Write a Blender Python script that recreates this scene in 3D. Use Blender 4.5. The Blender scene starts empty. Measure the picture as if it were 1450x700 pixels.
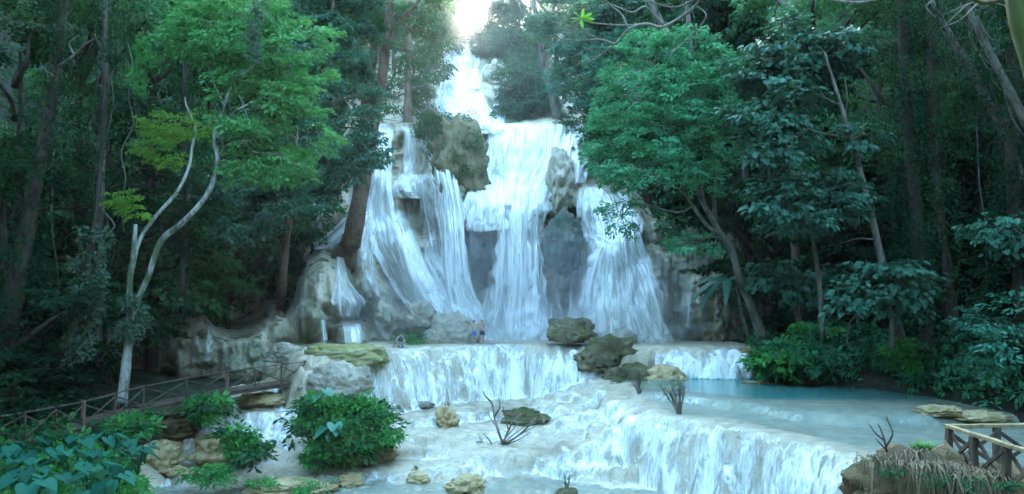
import bpy, math, random
import numpy as np
from mathutils import Vector

RNG = np.random.default_rng(7)
random.seed(7)
SC = bpy.context.scene
COL = SC.collection
EYE = 10.0


def P(px, py, d):
    """world point seen at photo pixel (px, py) standing d metres into the gorge"""
    return np.array([(px - 725.0) * d / 1000.0, d, EYE + (420.0 - py) * d / 1000.0])


# ------------------------------------------------------------------ noise
def _hash(i, j, k, seed):
    h = (i * 374761393 + j * 668265263 + k * 2147483647 + seed * 1274126177) & 0xFFFFFFFF
    h = ((h ^ (h >> 13)) * 1274126177) & 0xFFFFFFFF
    h = h ^ (h >> 16)
    return (h & 0xFFFFFF).astype(np.float64) / 0xFFFFFF


def vnoise(x, y, z=0.0, seed=0):
    x = np.asarray(x, float); y = np.asarray(y, float); z = np.asarray(z, float) + 0 * x
    xi = np.floor(x).astype(np.int64); yi = np.floor(y).astype(np.int64); zi = np.floor(z).astype(np.int64)
    fx, fy, fz = x - xi, y - yi, z - zi
    fx = fx * fx * (3 - 2 * fx); fy = fy * fy * (3 - 2 * fy); fz = fz * fz * (3 - 2 * fz)
    r = 0
    for a in (0, 1):
        wa = fx if a else 1 - fx
        for b in (0, 1):
            wb = fy if b else 1 - fy
            for c in (0, 1):
                wc = fz if c else 1 - fz
                r = r + wa * wb * wc * _hash(xi + a, yi + b, zi + c, seed)
    return r * 2 - 1


def fbm(x, y, z=0.0, seed=0, oct=4, gain=0.5):
    s = 0; a = 1.0; f = 1.0; t = 0
    for o in range(oct):
        s = s + a * vnoise(x * f, y * f, np.asarray(z) * f, seed + o * 17); t += a
        a *= gain; f *= 2.03
    return s / t


def billow(x, y, z=0.0, seed=0, oct=3):
    s = 0; a = 1.0; f = 1.0; t = 0
    for o in range(oct):
        s = s + a * np.abs(vnoise(x * f, y * f, np.asarray(z) * f, seed + o * 31)); t += a
        a *= 0.5; f *= 2.1
    return s / t


def sstep(a, b, x):
    t = np.clip((x - a) / (b - a), 0, 1)
    return t * t * (3 - 2 * t)


# ------------------------------------------------------------------ objects
def mesh_obj(name, verts, faces, mat, parent=None, smooth=True, attrs=None):
    """faces: (M,4) or (M,3) array, or a list of arrays of both"""
    me = bpy.data.meshes.new(name)
    verts = np.asarray(verts, np.float32)
    fl = [np.asarray(f, np.int32) for f in (faces if isinstance(faces, list) else [faces]) if len(f)]
    me.vertices.add(len(verts)); me.vertices.foreach_set('co', verts.ravel())
    loops = np.concatenate([f.ravel() for f in fl])
    sizes = np.concatenate([np.full(len(f), f.shape[1], np.int32) for f in fl])
    starts = np.concatenate([[0], np.cumsum(sizes)[:-1]]).astype(np.int32)
    me.loops.add(len(loops)); me.loops.foreach_set('vertex_index', loops)
    me.polygons.add(len(sizes)); me.polygons.foreach_set('loop_start', starts)
    me.polygons.foreach_set('loop_total', sizes)
    me.polygons.foreach_set('use_smooth', np.full(len(sizes), smooth, bool))
    me.update(calc_edges=True)
    for k, v in (attrs or {}).items():
        v = np.asarray(v, np.float32)
        if v.ndim == 1:
            a = me.attributes.new(k, 'FLOAT', 'POINT'); a.data.foreach_set('value', v)
        else:
            a = me.attributes.new(k, 'FLOAT_VECTOR', 'POINT'); a.data.foreach_set('vector', v.ravel())
    me.materials.append(mat)
    o = bpy.data.objects.new(name, me); COL.objects.link(o)
    if parent: o.parent = parent
    return o


def recentre(o, c):
    """put the object's origin at c without moving its shape"""
    c = np.asarray(c, np.float32)
    me = o.data; n = len(me.vertices); b = np.empty(n * 3, np.float32)
    me.vertices.foreach_get('co', b); b = b.reshape(-1, 3) - c
    me.vertices.foreach_set('co', b.ravel()); o.location = c.tolist(); me.update()


def tag(o, label=None, cat=None, group=None, kind=None):
    if label: o['label'] = label
    if cat: o['category'] = cat
    if group: o['group'] = group
    if kind: o['kind'] = kind
    return o


def empty(name, label, cat, loc=(0, 0, 0), group=None):
    o = bpy.data.objects.new(name, None); COL.objects.link(o); o.location = tuple(float(v) for v in loc)
    o.empty_display_size = 0.2
    return tag(o, label, cat, group)


class MB:
    """collects pieces of geometry into one mesh"""
    def __init__(s): s.v = []; s.f = {3: [], 4: []}; s.n = 0; s.a = []
    def add(s, v, f, a=None):
        v = np.asarray(v, float); s.v.append(v)
        fs = f if isinstance(f, list) else [f]
        for q in fs:
            q = np.asarray(q, int)
            if len(q): s.f[q.shape[1]].append(q + s.n)
        s.n += len(v); s.a.append(np.full(len(v), 0.5) if a is None else np.broadcast_to(a, (len(v),)))
        return s
    def build(s, name, mat, parent=None, smooth=True, origin=None, rnd=True):
        fs = [np.concatenate(s.f[k]) for k in (3, 4) if s.f[k]]
        v = np.concatenate(s.v)
        if origin is not None: v = v - np.asarray(origin, float)
        return mesh_obj(name, v, fs, mat, parent, smooth, {'rnd': np.concatenate(s.a)} if rnd else None)


def catmull(pts, rad, n):
    pts = np.asarray(pts, float); rad = np.asarray(rad, float)
    m = len(pts)
    q = np.vstack([2 * pts[0] - pts[1], pts, 2 * pts[-1] - pts[-2]])
    out = []; orad = []
    for i in range(m - 1):
        p0, p1, p2, p3 = q[i], q[i + 1], q[i + 2], q[i + 3]
        for k in range(n):
            t = k / n
            out.append(0.5 * ((2 * p1) + (-p0 + p2) * t + (2 * p0 - 5 * p1 + 4 * p2 - p3) * t * t + (-p0 + 3 * p1 - 3 * p2 + p3) * t ** 3))
            orad.append(rad[i] * (1 - t) + rad[i + 1] * t)
    out.append(pts[-1]); orad.append(rad[-1])
    return np.array(out), np.array(orad)


def tube(mb, pts, rad, seg=8, n=4, rough=0.0, cap=True, seed=0):
    if np.isscalar(rad): rad = [rad] * len(pts)
    c, r = catmull(pts, rad, n)
    t = np.gradient(c, axis=0); t /= np.linalg.norm(t, axis=1)[:, None] + 1e-9
    ref = np.array([0.0, 0, 1]) if abs(t[0][2]) < 0.9 else np.array([1.0, 0, 0])
    u = np.cross(t[0], ref); u /= np.linalg.norm(u)
    U = []
    for i in range(len(c)):
        u = u - t[i] * np.dot(u, t[i]); u /= np.linalg.norm(u) + 1e-9; U.append(u)
    U = np.array(U); W = np.cross(t, U)
    a = np.arange(seg) * 2 * np.pi / seg
    rr = r[:, None] * np.ones(seg)
    if rough:
        rr = rr * (1 + rough * vnoise(np.cos(a)[None] * 1.7 + c[:, :1] * 1.3, np.sin(a)[None] * 1.7 + c[:, 2:3] * .9, c[:, 1:2], seed))
    v = c[:, None] + rr[..., None] * (np.cos(a)[None, :, None] * U[:, None] + np.sin(a)[None, :, None] * W[:, None])
    m = len(c); v = v.reshape(-1, 3)
    i = np.arange(m - 1)[:, None] * seg; j = np.arange(seg)[None]; jn = (j + 1) % seg
    f = np.stack([i + j, i + jn, i + seg + jn, i + seg + j], -1).reshape(-1, 4)
    fs = [f]
    if cap:
        v = np.vstack([v, c[:1], c[-1:]])
        k = np.arange(seg); kn = (k + 1) % seg
        fs.append(np.stack([kn, k, np.full(seg, m * seg)], -1))
        fs.append(np.stack([(m - 1) * seg + k, (m - 1) * seg + kn, np.full(seg, m * seg + 1)], -1))
    mb.add(v, fs)


def beam(mb, a, b, w, h, up=(0, 0, 1), bev=0.12):
    """a squared timber from a to b with chamfered long edges"""
    a = np.asarray(a, float); b = np.asarray(b, float)
    t = (b - a) / np.linalg.norm(b - a); up = np.asarray(up, float)
    if abs(np.dot(t, up)) > 0.95: up = np.array([0., 1, 0])
    s = np.cross(t, up); s /= np.linalg.norm(s); u = np.cross(s, t)
    c = bev * min(w, h)
    prof = [(-w / 2 + c, -h / 2), (w / 2 - c, -h / 2), (w / 2, -h / 2 + c), (w / 2, h / 2 - c), (w / 2 - c, h / 2), (-w / 2 + c, h / 2), (-w / 2, h / 2 - c), (-w / 2, -h / 2 + c)]
    nseg = 5
    ring = []
    for k in range(nseg + 1):
        p = a + (b - a) * k / nseg
        jx, jz = (RNG.normal(0, 0.04 * w, 2) if 0 < k < nseg else (0, 0))
        ring += [p + s * (x + jx) + u * (y + jz) for x, y in prof]
    f = []
    for k in range(nseg):
        for i in range(8):
            f.append((k * 8 + i, k * 8 + (i + 1) % 8, k * 8 + 8 + (i + 1) % 8, k * 8 + 8 + i))
    e = nseg * 8
    f += [(7, 2, 1, 0), (6, 3, 2, 7), (5, 4, 3, 6)][::1]
    f += [(e, e + 1, e + 2, e + 7), (e + 7, e + 2, e + 3, e + 6), (e + 6, e + 3, e + 4, e + 5)]
    mb.add(ring, np.array(f), RNG.random())


# ------------------------------------------------------------------ materials
class NT:
    def __init__(s, name):
        s.m = bpy.data.materials.new(name); s.m.use_nodes = True
        s.t = s.m.node_tree; s.t.nodes.clear(); s.out = s.n('ShaderNodeOutputMaterial')
    def n(s, t, **kw):
        nd = s.t.nodes.new(t)
        for k, v in kw.items(): setattr(nd, k, v)
        return nd
    def l(s, a, b): s.t.links.new(a, b)
    def put(s, sock, v):
        if isinstance(v, bpy.types.NodeSocket): s.l(v, sock)
        elif v is not None:
            if hasattr(sock.default_value, '__len__') and not hasattr(v, '__len__'): v = (v, v, v)
            if hasattr(v, '__len__') and len(sock.default_value) == 4 and len(v) == 3: v = (*v, 1)
            sock.default_value = v
    def math(s, op, a, b=None, c=None, clamp=False):
        nd = s.n('ShaderNodeMath', operation=op); nd.use_clamp = clamp
        for i, v in enumerate((a, b, c)):
            if v is not None: s.put(nd.inputs[i], v)
        return nd.outputs[0]
    def mix(s, f, a, b):
        nd = s.n('ShaderNodeMix', data_type='RGBA'); s.put(nd.inputs[0], f); s.put(nd.inputs[6], a); s.put(nd.inputs[7], b)
        return nd.outputs[2]
    def ramp(s, v, lo, hi, a=0.0, b=1.0):
        nd = s.n('ShaderNodeMapRange', interpolation_type='SMOOTHSTEP')
        for i, q in enumerate((v, lo, hi, a, b)): s.put(nd.inputs[i], q)
        return nd.outputs[0]
    def coord(s, scale=(1, 1, 1), src=None, loc=(0, 0, 0)):
        mp = s.n('ShaderNodeMapping'); s.put(mp.inputs['Scale'], scale); s.put(mp.inputs['Location'], loc)
        if src is None: src = s.n('ShaderNodeNewGeometry').outputs['Position']
        s.l(src, mp.inputs['Vector']); return mp.outputs[0]
    def noise(s, vec, scale=1.0, detail=4.0, rough=0.55):
        nd = s.n('ShaderNodeTexNoise'); s.l(vec, nd.inputs['Vector'])
        nd.inputs['Scale'].default_value = scale; nd.inputs['Detail'].default_value = detail; nd.inputs['Roughness'].default_value = rough
        return nd.outputs['Fac']
    def attr(s, name, vec=False):
        nd = s.n('ShaderNodeAttribute', attribute_name=name)
        return nd.outputs['Vector' if vec else 'Fac']
    def bump(s, h, strength=0.5, dist=0.1):
        nd = s.n('ShaderNodeBump'); nd.inputs['Strength'].default_value = strength; nd.inputs['Distance'].default_value = dist
        s.l(h, nd.inputs['Height']); return nd.outputs[0]
    def bsdf(s, col, rough=0.5, normal=None, **kw):
        nd = s.n('ShaderNodeBsdfPrincipled'); s.put(nd.inputs['Base Color'], col); s.put(nd.inputs['Roughness'], rough)
        if normal is not None: s.l(normal, nd.inputs['Normal'])
        for k, v in kw.items(): s.put(nd.inputs[k.replace('_', ' ')], v)
        return nd.outputs[0]
    def mixs(s, f, a, b):
        nd = s.n('ShaderNodeMixShader'); s.put(nd.inputs[0], f); s.l(a, nd.inputs[1]); s.l(b, nd.inputs[2]); return nd.outputs[0]
    def done(s, sh): s.l(sh, s.out.inputs['Surface']); return s.m


def leaf_mat(name, a, b, trans=0.35, rough=0.5, spec=0.2):
    t = NT(name)
    r = t.attr('rnd')
    big = t.noise(t.coord((0.35, 0.35, 0.35)), 1.0, 2.0)
    f = t.math('ADD', t.math('MULTIPLY', r, 0.7), t.math('MULTIPLY', big, 0.5), clamp=True)
    c = t.mix(t.ramp(f, 0.15, 0.95), a, b)
    p = t.bsdf(c, rough, **{'Specular_IOR_Level': spec})
    tr = t.n('ShaderNodeBsdfTranslucent'); ct = t.mix(0.35, c, (0.10, 0.20, 0.02)); t.l(ct, tr.inputs[0])
    return t.done(t.mixs(trans, p, tr.outputs[0]))


def bark_mat(name, a, b, moss=None, mossamt=0.0, scale=1.0):
    t = NT(name)
    n1 = t.noise(t.coord((7 * scale, 7 * scale, 1.2 * scale)), 1.0, 5.0, 0.65)
    n2 = t.noise(t.coord((1.6, 1.6, 0.9)), 1.0, 4.0, 0.6)
    c = t.mix(t.ramp(t.math('ADD', t.math('MULTIPLY', n1, .5), t.math('MULTIPLY', n2, .5)), 0.36, 0.62), a, b)
    if moss: c = t.mix(t.math('MULTIPLY', t.ramp(t.noise(t.coord((.9, .9, .5), loc=(4, 7, 1)), 1, 5, .6), 0.62 - 0.25 * mossamt, 0.75 - 0.2 * mossamt), 0.9), c, moss)
    return t.done(t.bsdf(c, 0.8, t.bump(n1, 0.7, 0.05), Specular_IOR_Level=0.25))


def rock_mat(name, light, mid, dark, moss=(0.09, 0.10, 0.03), mossamt=0.4, stretch=0.35, wet=0.45, green=None):
    """travertine: draped vertical staining, pits, moss where it faces the sky"""
    t = NT(name)
    pos = t.coord((1, 1, 1))
    n_big = t.noise(t.coord((0.22, 0.22, 0.16)), 1.0, 5.0, 0.6)
    n_drip = t.noise(t.coord((1.5, 1.5, 1.5 * stretch * 0.45)), 1.0, 6.0, 0.6)
    n_fine = t.noise(t.coord((6, 6, 6 * (0.4 + stretch * .6))), 1.0, 6.0, 0.65)
    c = t.mix(t.ramp(n_drip, 0.36, 0.62), mid, light)
    c = t.mix(t.math('MULTIPLY', t.ramp(n_big, 0.50, 0.68), 0.75), c, dark)
    c = t.mix(t.math('MULTIPLY', t.ramp(n_fine, 0.58, 0.72), 0.5), c, dark)
    if green: c = t.mix(t.math('MULTIPLY', t.ramp(t.noise(t.coord((.35, .35, .2), loc=(3, 9, 2)), 1, 4), 0.48, 0.62), 0.8), c, green)
    geo = t.n('ShaderNodeNewGeometry'); sep = t.n('ShaderNodeSeparateXYZ'); t.l(geo.outputs['Normal'], sep.inputs[0])
    mm = t.math('ADD', t.math('MULTIPLY', sep.outputs[2], 0.45), t.math('MULTIPLY', t.noise(t.coord((.8, .8, .8), loc=(1, 5, 8)), 1, 6, .65), 0.9))
    c = t.mix(t.ramp(mm, 0.95 - 0.45 * mossamt, 1.12 - 0.45 * mossamt), c, moss)
    h = t.math('ADD', t.math('MULTIPLY', n_drip, 0.7), t.math('MULTIPLY', n_fine, 0.5))
    rg = t.ramp(n_big, 0.35, 0.65, wet, min(1, wet + .35))
    return t.done(t.bsdf(c, rg, t.bump(h, 0.9, 0.35), Specular_IOR_Level=0.4))


def fall_mat():
    t = NT('falling_water')
    fl = t.attr('flow', True); den = t.attr('dens')
    s1 = t.noise(t.coord((2.6, 0.22, 1), fl), 1.0, 5.0, 0.6)
    s2 = t.noise(t.coord((9.0, 0.9, 1), fl, (5, 3, 0)), 1.0, 3.0, 0.6)
    s3 = t.noise(t.coord((0.55, 0.16, 1), fl, (2, 8, 0)), 1.0, 3.0, 0.5)
    n = t.math('ADD', t.math('ADD', t.math('MULTIPLY', s1, 0.5), t.math('MULTIPLY', s2, 0.25)), t.math('MULTIPLY', s3, 0.35))
    a = t.ramp(t.math('ADD', den, t.math('MULTIPLY', t.math('SUBTRACT', n, 0.55), 1.75)), 0.16, 0.85)
    col = t.mix(t.ramp(n, 0.40, 0.66), (0.80, 0.87, 0.89), (0.93, 0.94, 0.94))
    p = t.bsdf(col, 0.6, t.bump(n, 0.35, 0.25), Specular_IOR_Level=0.2)
    tl = t.n('ShaderNodeBsdfTranslucent'); t.l(col, tl.inputs[0])
    p = t.mixs(0.12, p, tl.outputs[0])
    tr = t.n('ShaderNodeBsdfTransparent')
    return t.done(t.mixs(t.math('MULTIPLY', a, 0.97), tr.outputs[0], p))


def stream_mat():
    t = NT('stream_water')
    foam = t.attr('foam'); pool = t.attr('pool')
    v1 = t.noise(t.coord((2.4, 2.4, 0.16)), 1.0, 6.0, 0.62)
    v2 = t.noise(t.coord((10, 10, 0.55)), 1.0, 4.0, 0.6)
    rip = t.noise(t.coord((1.3, 3.6, 1.0)), 1.0, 5.0, 0.6)
    patch = t.noise(t.coord((0.45, 0.8, .4)), 1.0, 5.0, 0.6)
    n = t.math('ADD', t.math('MULTIPLY', v1, 0.6), t.math('MULTIPLY', v2, 0.4))
    n = t.math('ADD', t.math('MULTIPLY', n, 0.75), t.math('MULTIPLY', patch, 0.35))
    w = t.ramp(t.math('ADD', foam, t.math('MULTIPLY', t.math('SUBTRACT', n, 0.55), 1.9)), 0.25, 0.85)
    base = t.mix(pool, (0.30, 0.36, 0.30), (0.05, 0.215, 0.20))
    base = t.mix(t.math('MULTIPLY', t.ramp(rip, .5, .68), 0.18), base, (.5, .6, .6))
    wa = t.bsdf(base, t.ramp(pool, .2, .8, .18, .07), t.bump(rip, 0.25, 0.10), IOR=1.33)
    wh = t.bsdf(t.mix(t.ramp(n, .42, .62), (0.70, 0.79, 0.82), (0.90, 0.92, 0.92)), 0.5, t.bump(n, 0.6, 0.2), Specular_IOR_Level=0.3)
    film = t.n('ShaderNodeBsdfTransparent')
    clear = t.mixs(t.ramp(t.math('ADD', pool, t.math('MULTIPLY', patch, .25)), 0.08, 0.8, 0.08, 1.0), film.outputs[0], wa)
    return t.done(t.mixs(w, clear, wh))


def plain(name, col, rough=0.6, var=0.25, scale=8.0, **kw):
    t = NT(name)
    n = t.noise(t.coord((scale,) * 3), 1.0, 4.0)
    dk = tuple(c * (1 - var) for c in col); lt = tuple(min(1, c * (1 + var)) for c in col)
    return t.done(t.bsdf(t.mix(t.ramp(n, .35, .65), dk, lt), rough, t.bump(n, 0.2, 0.02), **kw))


M = {}
M['leaf_bright'] = leaf_mat('bright_green_leaves', (0.035, 0.16, 0.05), (0.115, 0.40, 0.12), 0.35)  # sunlit brightness of the left crown is put into this colour
M['leaf_yellow'] = leaf_mat('yellow_green_leaves', (0.09, 0.24, 0.035), (0.24, 0.48, 0.07), 0.45)
M['leaf_teal'] = leaf_mat('fresh_blue_green_leaves', (0.020, 0.14, 0.07), (0.085, 0.40, 0.19), 0.3)
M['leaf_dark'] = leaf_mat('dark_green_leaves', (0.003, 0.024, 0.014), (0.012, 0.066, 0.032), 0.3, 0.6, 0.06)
M['leaf_mid'] = leaf_mat('mid_green_leaves', (0.012, 0.060, 0.030), (0.035, 0.13, 0.055), 0.35, 0.5, 0.12)
M['leaf_ever'] = leaf_mat('evergreen_leaves', (0.016, 0.10, 0.065), (0.06, 0.25, 0.16), 0.25, 0.42, 0.3)
M['leaf_broad'] = leaf_mat('broad_blue_green_leaves', (0.012, 0.072, 0.048), (0.05, 0.17, 0.11), 0.3, 0.42, 0.3)
M['leaf_bush'] = leaf_mat('bush_leaves', (0.025, 0.18, 0.05), (0.10, 0.42, 0.10), 0.35)
M['leaf_grey'] = leaf_mat('grey_green_leaves', (0.05, 0.11, 0.08), (0.11, 0.20, 0.14), 0.4)
M['leaf_taro'] = leaf_mat('taro_leaves', (0.006, 0.075, 0.055), (0.018, 0.15, 0.095), 0.3, 0.5, 0.12)
M['leaf_dry'] = leaf_mat('dry_grass', (0.10, 0.075, 0.045), (0.26, 0.20, 0.13), 0.2, 0.7, 0.2)
M['bark_white'] = bark_mat('pale_bark', (0.05, 0.05, 0.042), (0.46, 0.47, 0.44), (0.05, 0.09, 0.03), 0.45, 0.8)
M['bark_grey'] = bark_mat('grey_bark', (0.045, 0.04, 0.032), (0.17, 0.16, 0.135), (0.05, 0.08, 0.03), 0.2)
M['bark_brown'] = bark_mat('brown_bark', (0.055, 0.035, 0.025), (0.17, 0.12, 0.085))
M['bark_dark'] = bark_mat('dark_bark', (0.02, 0.017, 0.013), (0.075, 0.06, 0.045), (0.02, 0.04, 0.015), 0.3)
M['bark_moss'] = bark_mat('mossy_bark', (0.06, 0.05, 0.02), (0.13, 0.12, 0.04), (0.07, 0.09, 0.02), 0.8)
M['twig'] = bark_mat('twigs', (0.085, 0.08, 0.065), (0.22, 0.205, 0.17))
M['cliff'] = rock_mat('travertine_cliff', (0.60, 0.55, 0.43), (0.44, 0.39, 0.29), (0.18, 0.17, 0.135), (0.08, 0.10, 0.03), 0.25, 0.35, 0.5, (0.14, 0.17, 0.11))
M['terrace'] = rock_mat('travertine_terraces', (0.68, 0.61, 0.47), (0.50, 0.43, 0.31), (0.20, 0.165, 0.11), (0.20, 0.19, 0.08), -0.4, 0.6, 0.35)
M['boulder'] = rock_mat('grey_boulder', (0.46, 0.43, 0.35), (0.33, 0.30, 0.235), (0.11, 0.10, 0.08), (0.10, 0.11, 0.04), 0.15, 0.7, 0.5)
M['tan_rock'] = rock_mat('tan_travertine_rock', (0.56, 0.45, 0.25), (0.40, 0.29, 0.145), (0.15, 0.11, 0.06), (0.13, 0.14, 0.04), 0.1, 0.5, 0.55)
M['moss_rock'] = rock_mat('mossy_rock', (0.24, 0.21, 0.125), (0.14, 0.125, 0.07), (0.045, 0.045, 0.028), (0.06, 0.075, 0.02), 0.6, 0.5, 0.7)
M['yellow_rock'] = rock_mat('yellow_mossy_ledge', (0.46, 0.45, 0.25), (0.34, 0.33, 0.17), (0.16, 0.15, 0.08), (0.25, 0.26, 0.08), 0.6, 0.5, 0.7)
M['soil'] = rock_mat('forest_soil', (0.055, 0.05, 0.035), (0.035, 0.03, 0.022), (0.015, 0.014, 0.01), (0.015, 0.03, 0.012), 0.6, 0.9, 0.8)
M['earth'] = rock_mat('earth_mound', (0.24, 0.17, 0.09), (0.15, 0.10, 0.055), (0.06, 0.045, 0.03), (0.08, 0.09, 0.025), 0.35, 0.8, 0.85)
M['teal_rock'] = rock_mat('dark_wet_algae_rock', (0.17, 0.20, 0.15), (0.09, 0.13, 0.10), (0.04, 0.06, 0.05), (0.05, 0.10, 0.05), 0.3, 0.35, 0.4)
M['fall'] = fall_mat()
M['stream'] = stream_mat()
M['wood'] = bark_mat('weathered_timber', (0.04, 0.03, 0.024), (0.13, 0.095, 0.07), (0.06, 0.07, 0.035), 0.1, 1.4)
M['wood_pale'] = bark_mat('pale_worn_timber', (0.17, 0.13, 0.07), (0.38, 0.30, 0.17), None, 0, 1.4)
M['wood_red'] = bark_mat('reddish_timber', (0.09, 0.045, 0.035), (0.20, 0.11, 0.085), None, 0, 1.4)


# ------------------------------------------------------------------ cliff: depth of the rock face
LIPX = [150, 225, 300, 400, 440, 470, 495, 540, 590, 612, 630, 645, 690, 700, 760, 812, 826, 838, 860, 885, 915, 960, 1010, 1100]
LIPY = [440, 430, 428, 300, 272, 220, 182, 172, 176, 190, 172, 168, 180, 184, 173, 172, 188, 240, 258, 272, 312, 322, 330, 335]
BULGE = [  # cx, cy, rx, ry, metres towards the viewer
    (655, 118, 36, 24, 4.0), (648, 150, 50, 28, 4.5), (690, 168, 34, 24, 3.0), (698, 112, 26, 42, 5.0), (655, 80, 30, 24, 2.0),
    (642, 232, 56, 78, 6.0), (668, 205, 28, 34, 2.5), (655, 285, 34, 40, 3.0),
    (575, 268, 50, 38, 3.2), (592, 350, 52, 60, 3.0), (625, 240, 26, 40, 2.0), (532, 230, 30, 60, 1.5), (560, 340, 34, 60, 2.5),
    (730, 215, 48, 55, 2.0), (722, 292, 64, 48, 5.5), (690, 290, 34, 40, 3.0), (793, 250, 22, 44, 5.0), (800, 292, 34, 32, 2.5), (815, 215, 24, 50, 2.0),
    (880, 405, 80, 110, 6.0), (852, 300, 32, 44, 3.0), (895, 320, 30, 40, 3.0), (865, 345, 40, 26, 2.5), (960, 410, 55, 90, 3.5), (1010, 440, 50, 80, 4.0),
    (780, 350, 30, 40, 2.0), (455, 410, 60, 74, 9.5), (500, 330, 40, 64, 4.0), (426, 468, 46, 48, 7.0), (498, 478, 36, 36, 7.0), (340, 500, 70, 70, 3.5), (265, 490, 50, 60, 3.0), (548, 445, 30, 56, 4.0),
    (590, 455, 26, 40, 3.0), (615, 440, 24, 40, 2.0), (525, 400, 24, 60, 3.0), (420, 330, 40, 36, 3.0), (440, 308, 24, 30, 3.0)]
DENT = [
    (602, 288, 38, 30, 3.2), (655, 362, 46, 40, 5.0), (803, 312, 34, 20, 2.5), (800, 372, 44, 50, 3.5), (488, 438, 34, 14, 3.0),
    (335, 384, 70, 52, 11.0), (400, 365, 30, 46, 6.0), (575, 225, 24, 40, 1.5), (520, 425, 14, 30, 2.0), (395, 330, 50, 40, 7.0)]


def rock_depth(px, py, detail=1.0):
    px = np.asarray(px, float); py = np.asarray(py, float)
    lip = np.interp(px, LIPX, LIPY) + 3 * vnoise(px / 14, px * 0, 0, 3)
    base = 57.0 + (488 - py) * 0.036
    wall = 51.0 + (500 - py) * 0.03                        # the low grey wall on the left
    wl = 1 - sstep(385, 415, px)
    low = base * (1 - wl) + wall * wl
    above = np.maximum(lip - py, 0)
    dl = (57.0 + (488 - lip) * 0.036) * (1 - wl) + (51 + (500 - lip) * .03) * wl
    high = dl + 6.5 * sstep(0, 7, above) + 0.24 * above
    D = np.where(py < lip, high, low)
    D = D + 0.0035 * np.maximum(0, 10 - np.abs(py - lip)) * 8 * (py >= lip)     # rounded brink
    for cx, cy, rx, ry, a in BULGE:
        r2 = ((px - cx) / rx) ** 2 + ((py - cy) / ry) ** 2
        D = D - 0.85 * a * sstep(1.05, 0.0, r2 ** .8)
    for cx, cy, rx, ry, a in DENT:
        wx = px + 5 * vnoise(px / 9, py / 9, 0, 5)
        r2 = ((wx - cx) / rx) ** 2 + ((py - cy) / np.where(py > cy, ry * 2.0, ry)) ** 2
        D = D + a * sstep(1.0, 0.35, r2)
    if detail:
        calm = 1 - 0.45 * sstep(560, 500, px)
        lump = billow(px / 30 + .4 * vnoise(px / 20, py / 20, 0, 13), py / 44, 0, 11, 3)
        flute = vnoise(px / 7, py / 60, 0, 21) + 0.6 * vnoise(px / 3.4, py / 30, 0, 22)
        led = vnoise(px / 40, py / 9, 0, 23)
        rag = fbm(px / 11 + .8 * vnoise(px / 9, py / 9, 0, 14), py / 13, 0, 9, 5, .62)
        D = D - detail * calm * (1.5 * (lump - 0.3) + 0.42 * flute + 0.3 * led + 0.9 * rag)
    return D


def PV(px, py, D):
    return np.stack([(px - 725.0) * D / 1000.0, D, EYE + (420.0 - py) * D / 1000.0], -1)


gx, gy = np.meshgrid(np.arange(150, 1101, 2.0), np.arange(48, 566, 2.0), indexing='ij')
V = PV(gx, gy, rock_depth(gx, gy)).reshape(-1, 3)
nx, ny = gx.shape
idx = np.arange(nx * ny).reshape(nx, ny)
F = np.stack([idx[:-1, :-1], idx[:-1, 1:], idx[1:, 1:], idx[1:, :-1]], -1).reshape(-1, 4)
tag(mesh_obj('cliff', V, F, M['cliff']), kind='structure')


# ------------------------------------------------------------------ the falls on the cliff
def ribbon(parts, path, dens, off=0.32, seed=0, edge=0.55, wob=0.18, t0=0.0, t1=1.0, shift=0.0, scale=1.0, na=None):
    pts = np.array([(p[0], p[1]) for p in path], float); w = np.array([p[2] for p in path], float)
    c, r = catmull(np.c_[pts, np.zeros(len(pts))], w, 14)
    c = c[:, :2]; m = len(c); lo, hi = int(t0 * (m - 1)), int(t1 * (m - 1)) + 1
    drift = shift + 0.07 * vnoise(c[:, 1] / 38 + seed * 2.7, c[:, 1] * 0, 0, seed + 60) * (scale < 1)
    cx = (c[:, 0] + r * drift)[lo:hi]; cyy = c[lo:hi, 1]; r = r[lo:hi] * scale
    na = na or max(10, int(r.max() / 1.1) * 2)
    s = np.linspace(-1, 1, na)
    jit = wob * vnoise(cyy[:, None] / 16 + 0 * s[None], s[None] * 1.5 + seed * 3.1, 0, seed)
    X = cx[:, None] + r[:, None] * (s[None] + jit); Y = cyy[:, None] + 0 * X
    D = np.minimum.accumulate(rock_depth(X, Y, 0.8), axis=0)          # once it has left the rock the water falls free
    for _ in range(3):
        D[:, 1:-1] = (D[:, :-2] + 2 * D[:, 1:-1] + D[:, 2:]) / 4
    D[1:-1] = (D[:-2] + D[1:-1] * 2 + D[2:]) / 4
    t = np.linspace(0, 1, len(cx))
    D = D - off - 0.16 * (1 - s[None] ** 2) * (1 + vnoise(X / 4.2, Y / 40, 0, 40 + seed))
    W = PV(X, Y, D)
    along = np.concatenate([[0], np.cumsum(np.linalg.norm(np.diff(W[:, na // 2], axis=0), axis=1))])
    lat = (s[None] * r[:, None]) * 0.06
    flow = np.stack([lat + seed * 7.3, along[:, None] + 0 * lat + seed * 3.7, 0 * lat], -1)
    ends = sstep(0, 0.05, t) * sstep(1.0, 0.88 if scale < 1 else .95, t)
    de = dens * (1 - np.abs(s[None]) ** 2.4 * edge - 0.3 * (np.abs(s[None]) > 0.97)) * (0.2 + 0.8 * ends[:, None])
    m, n = X.shape
    i = np.arange(m * n).reshape(m, n)
    f = np.stack([i[:-1, :-1], i[:-1, 1:], i[1:, 1:], i[1:, :-1]], -1).reshape(-1, 4)
    parts.append((W.reshape(-1, 3), f, flow.reshape(-1, 3), np.clip(de, 0, 1.2).ravel()))


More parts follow.
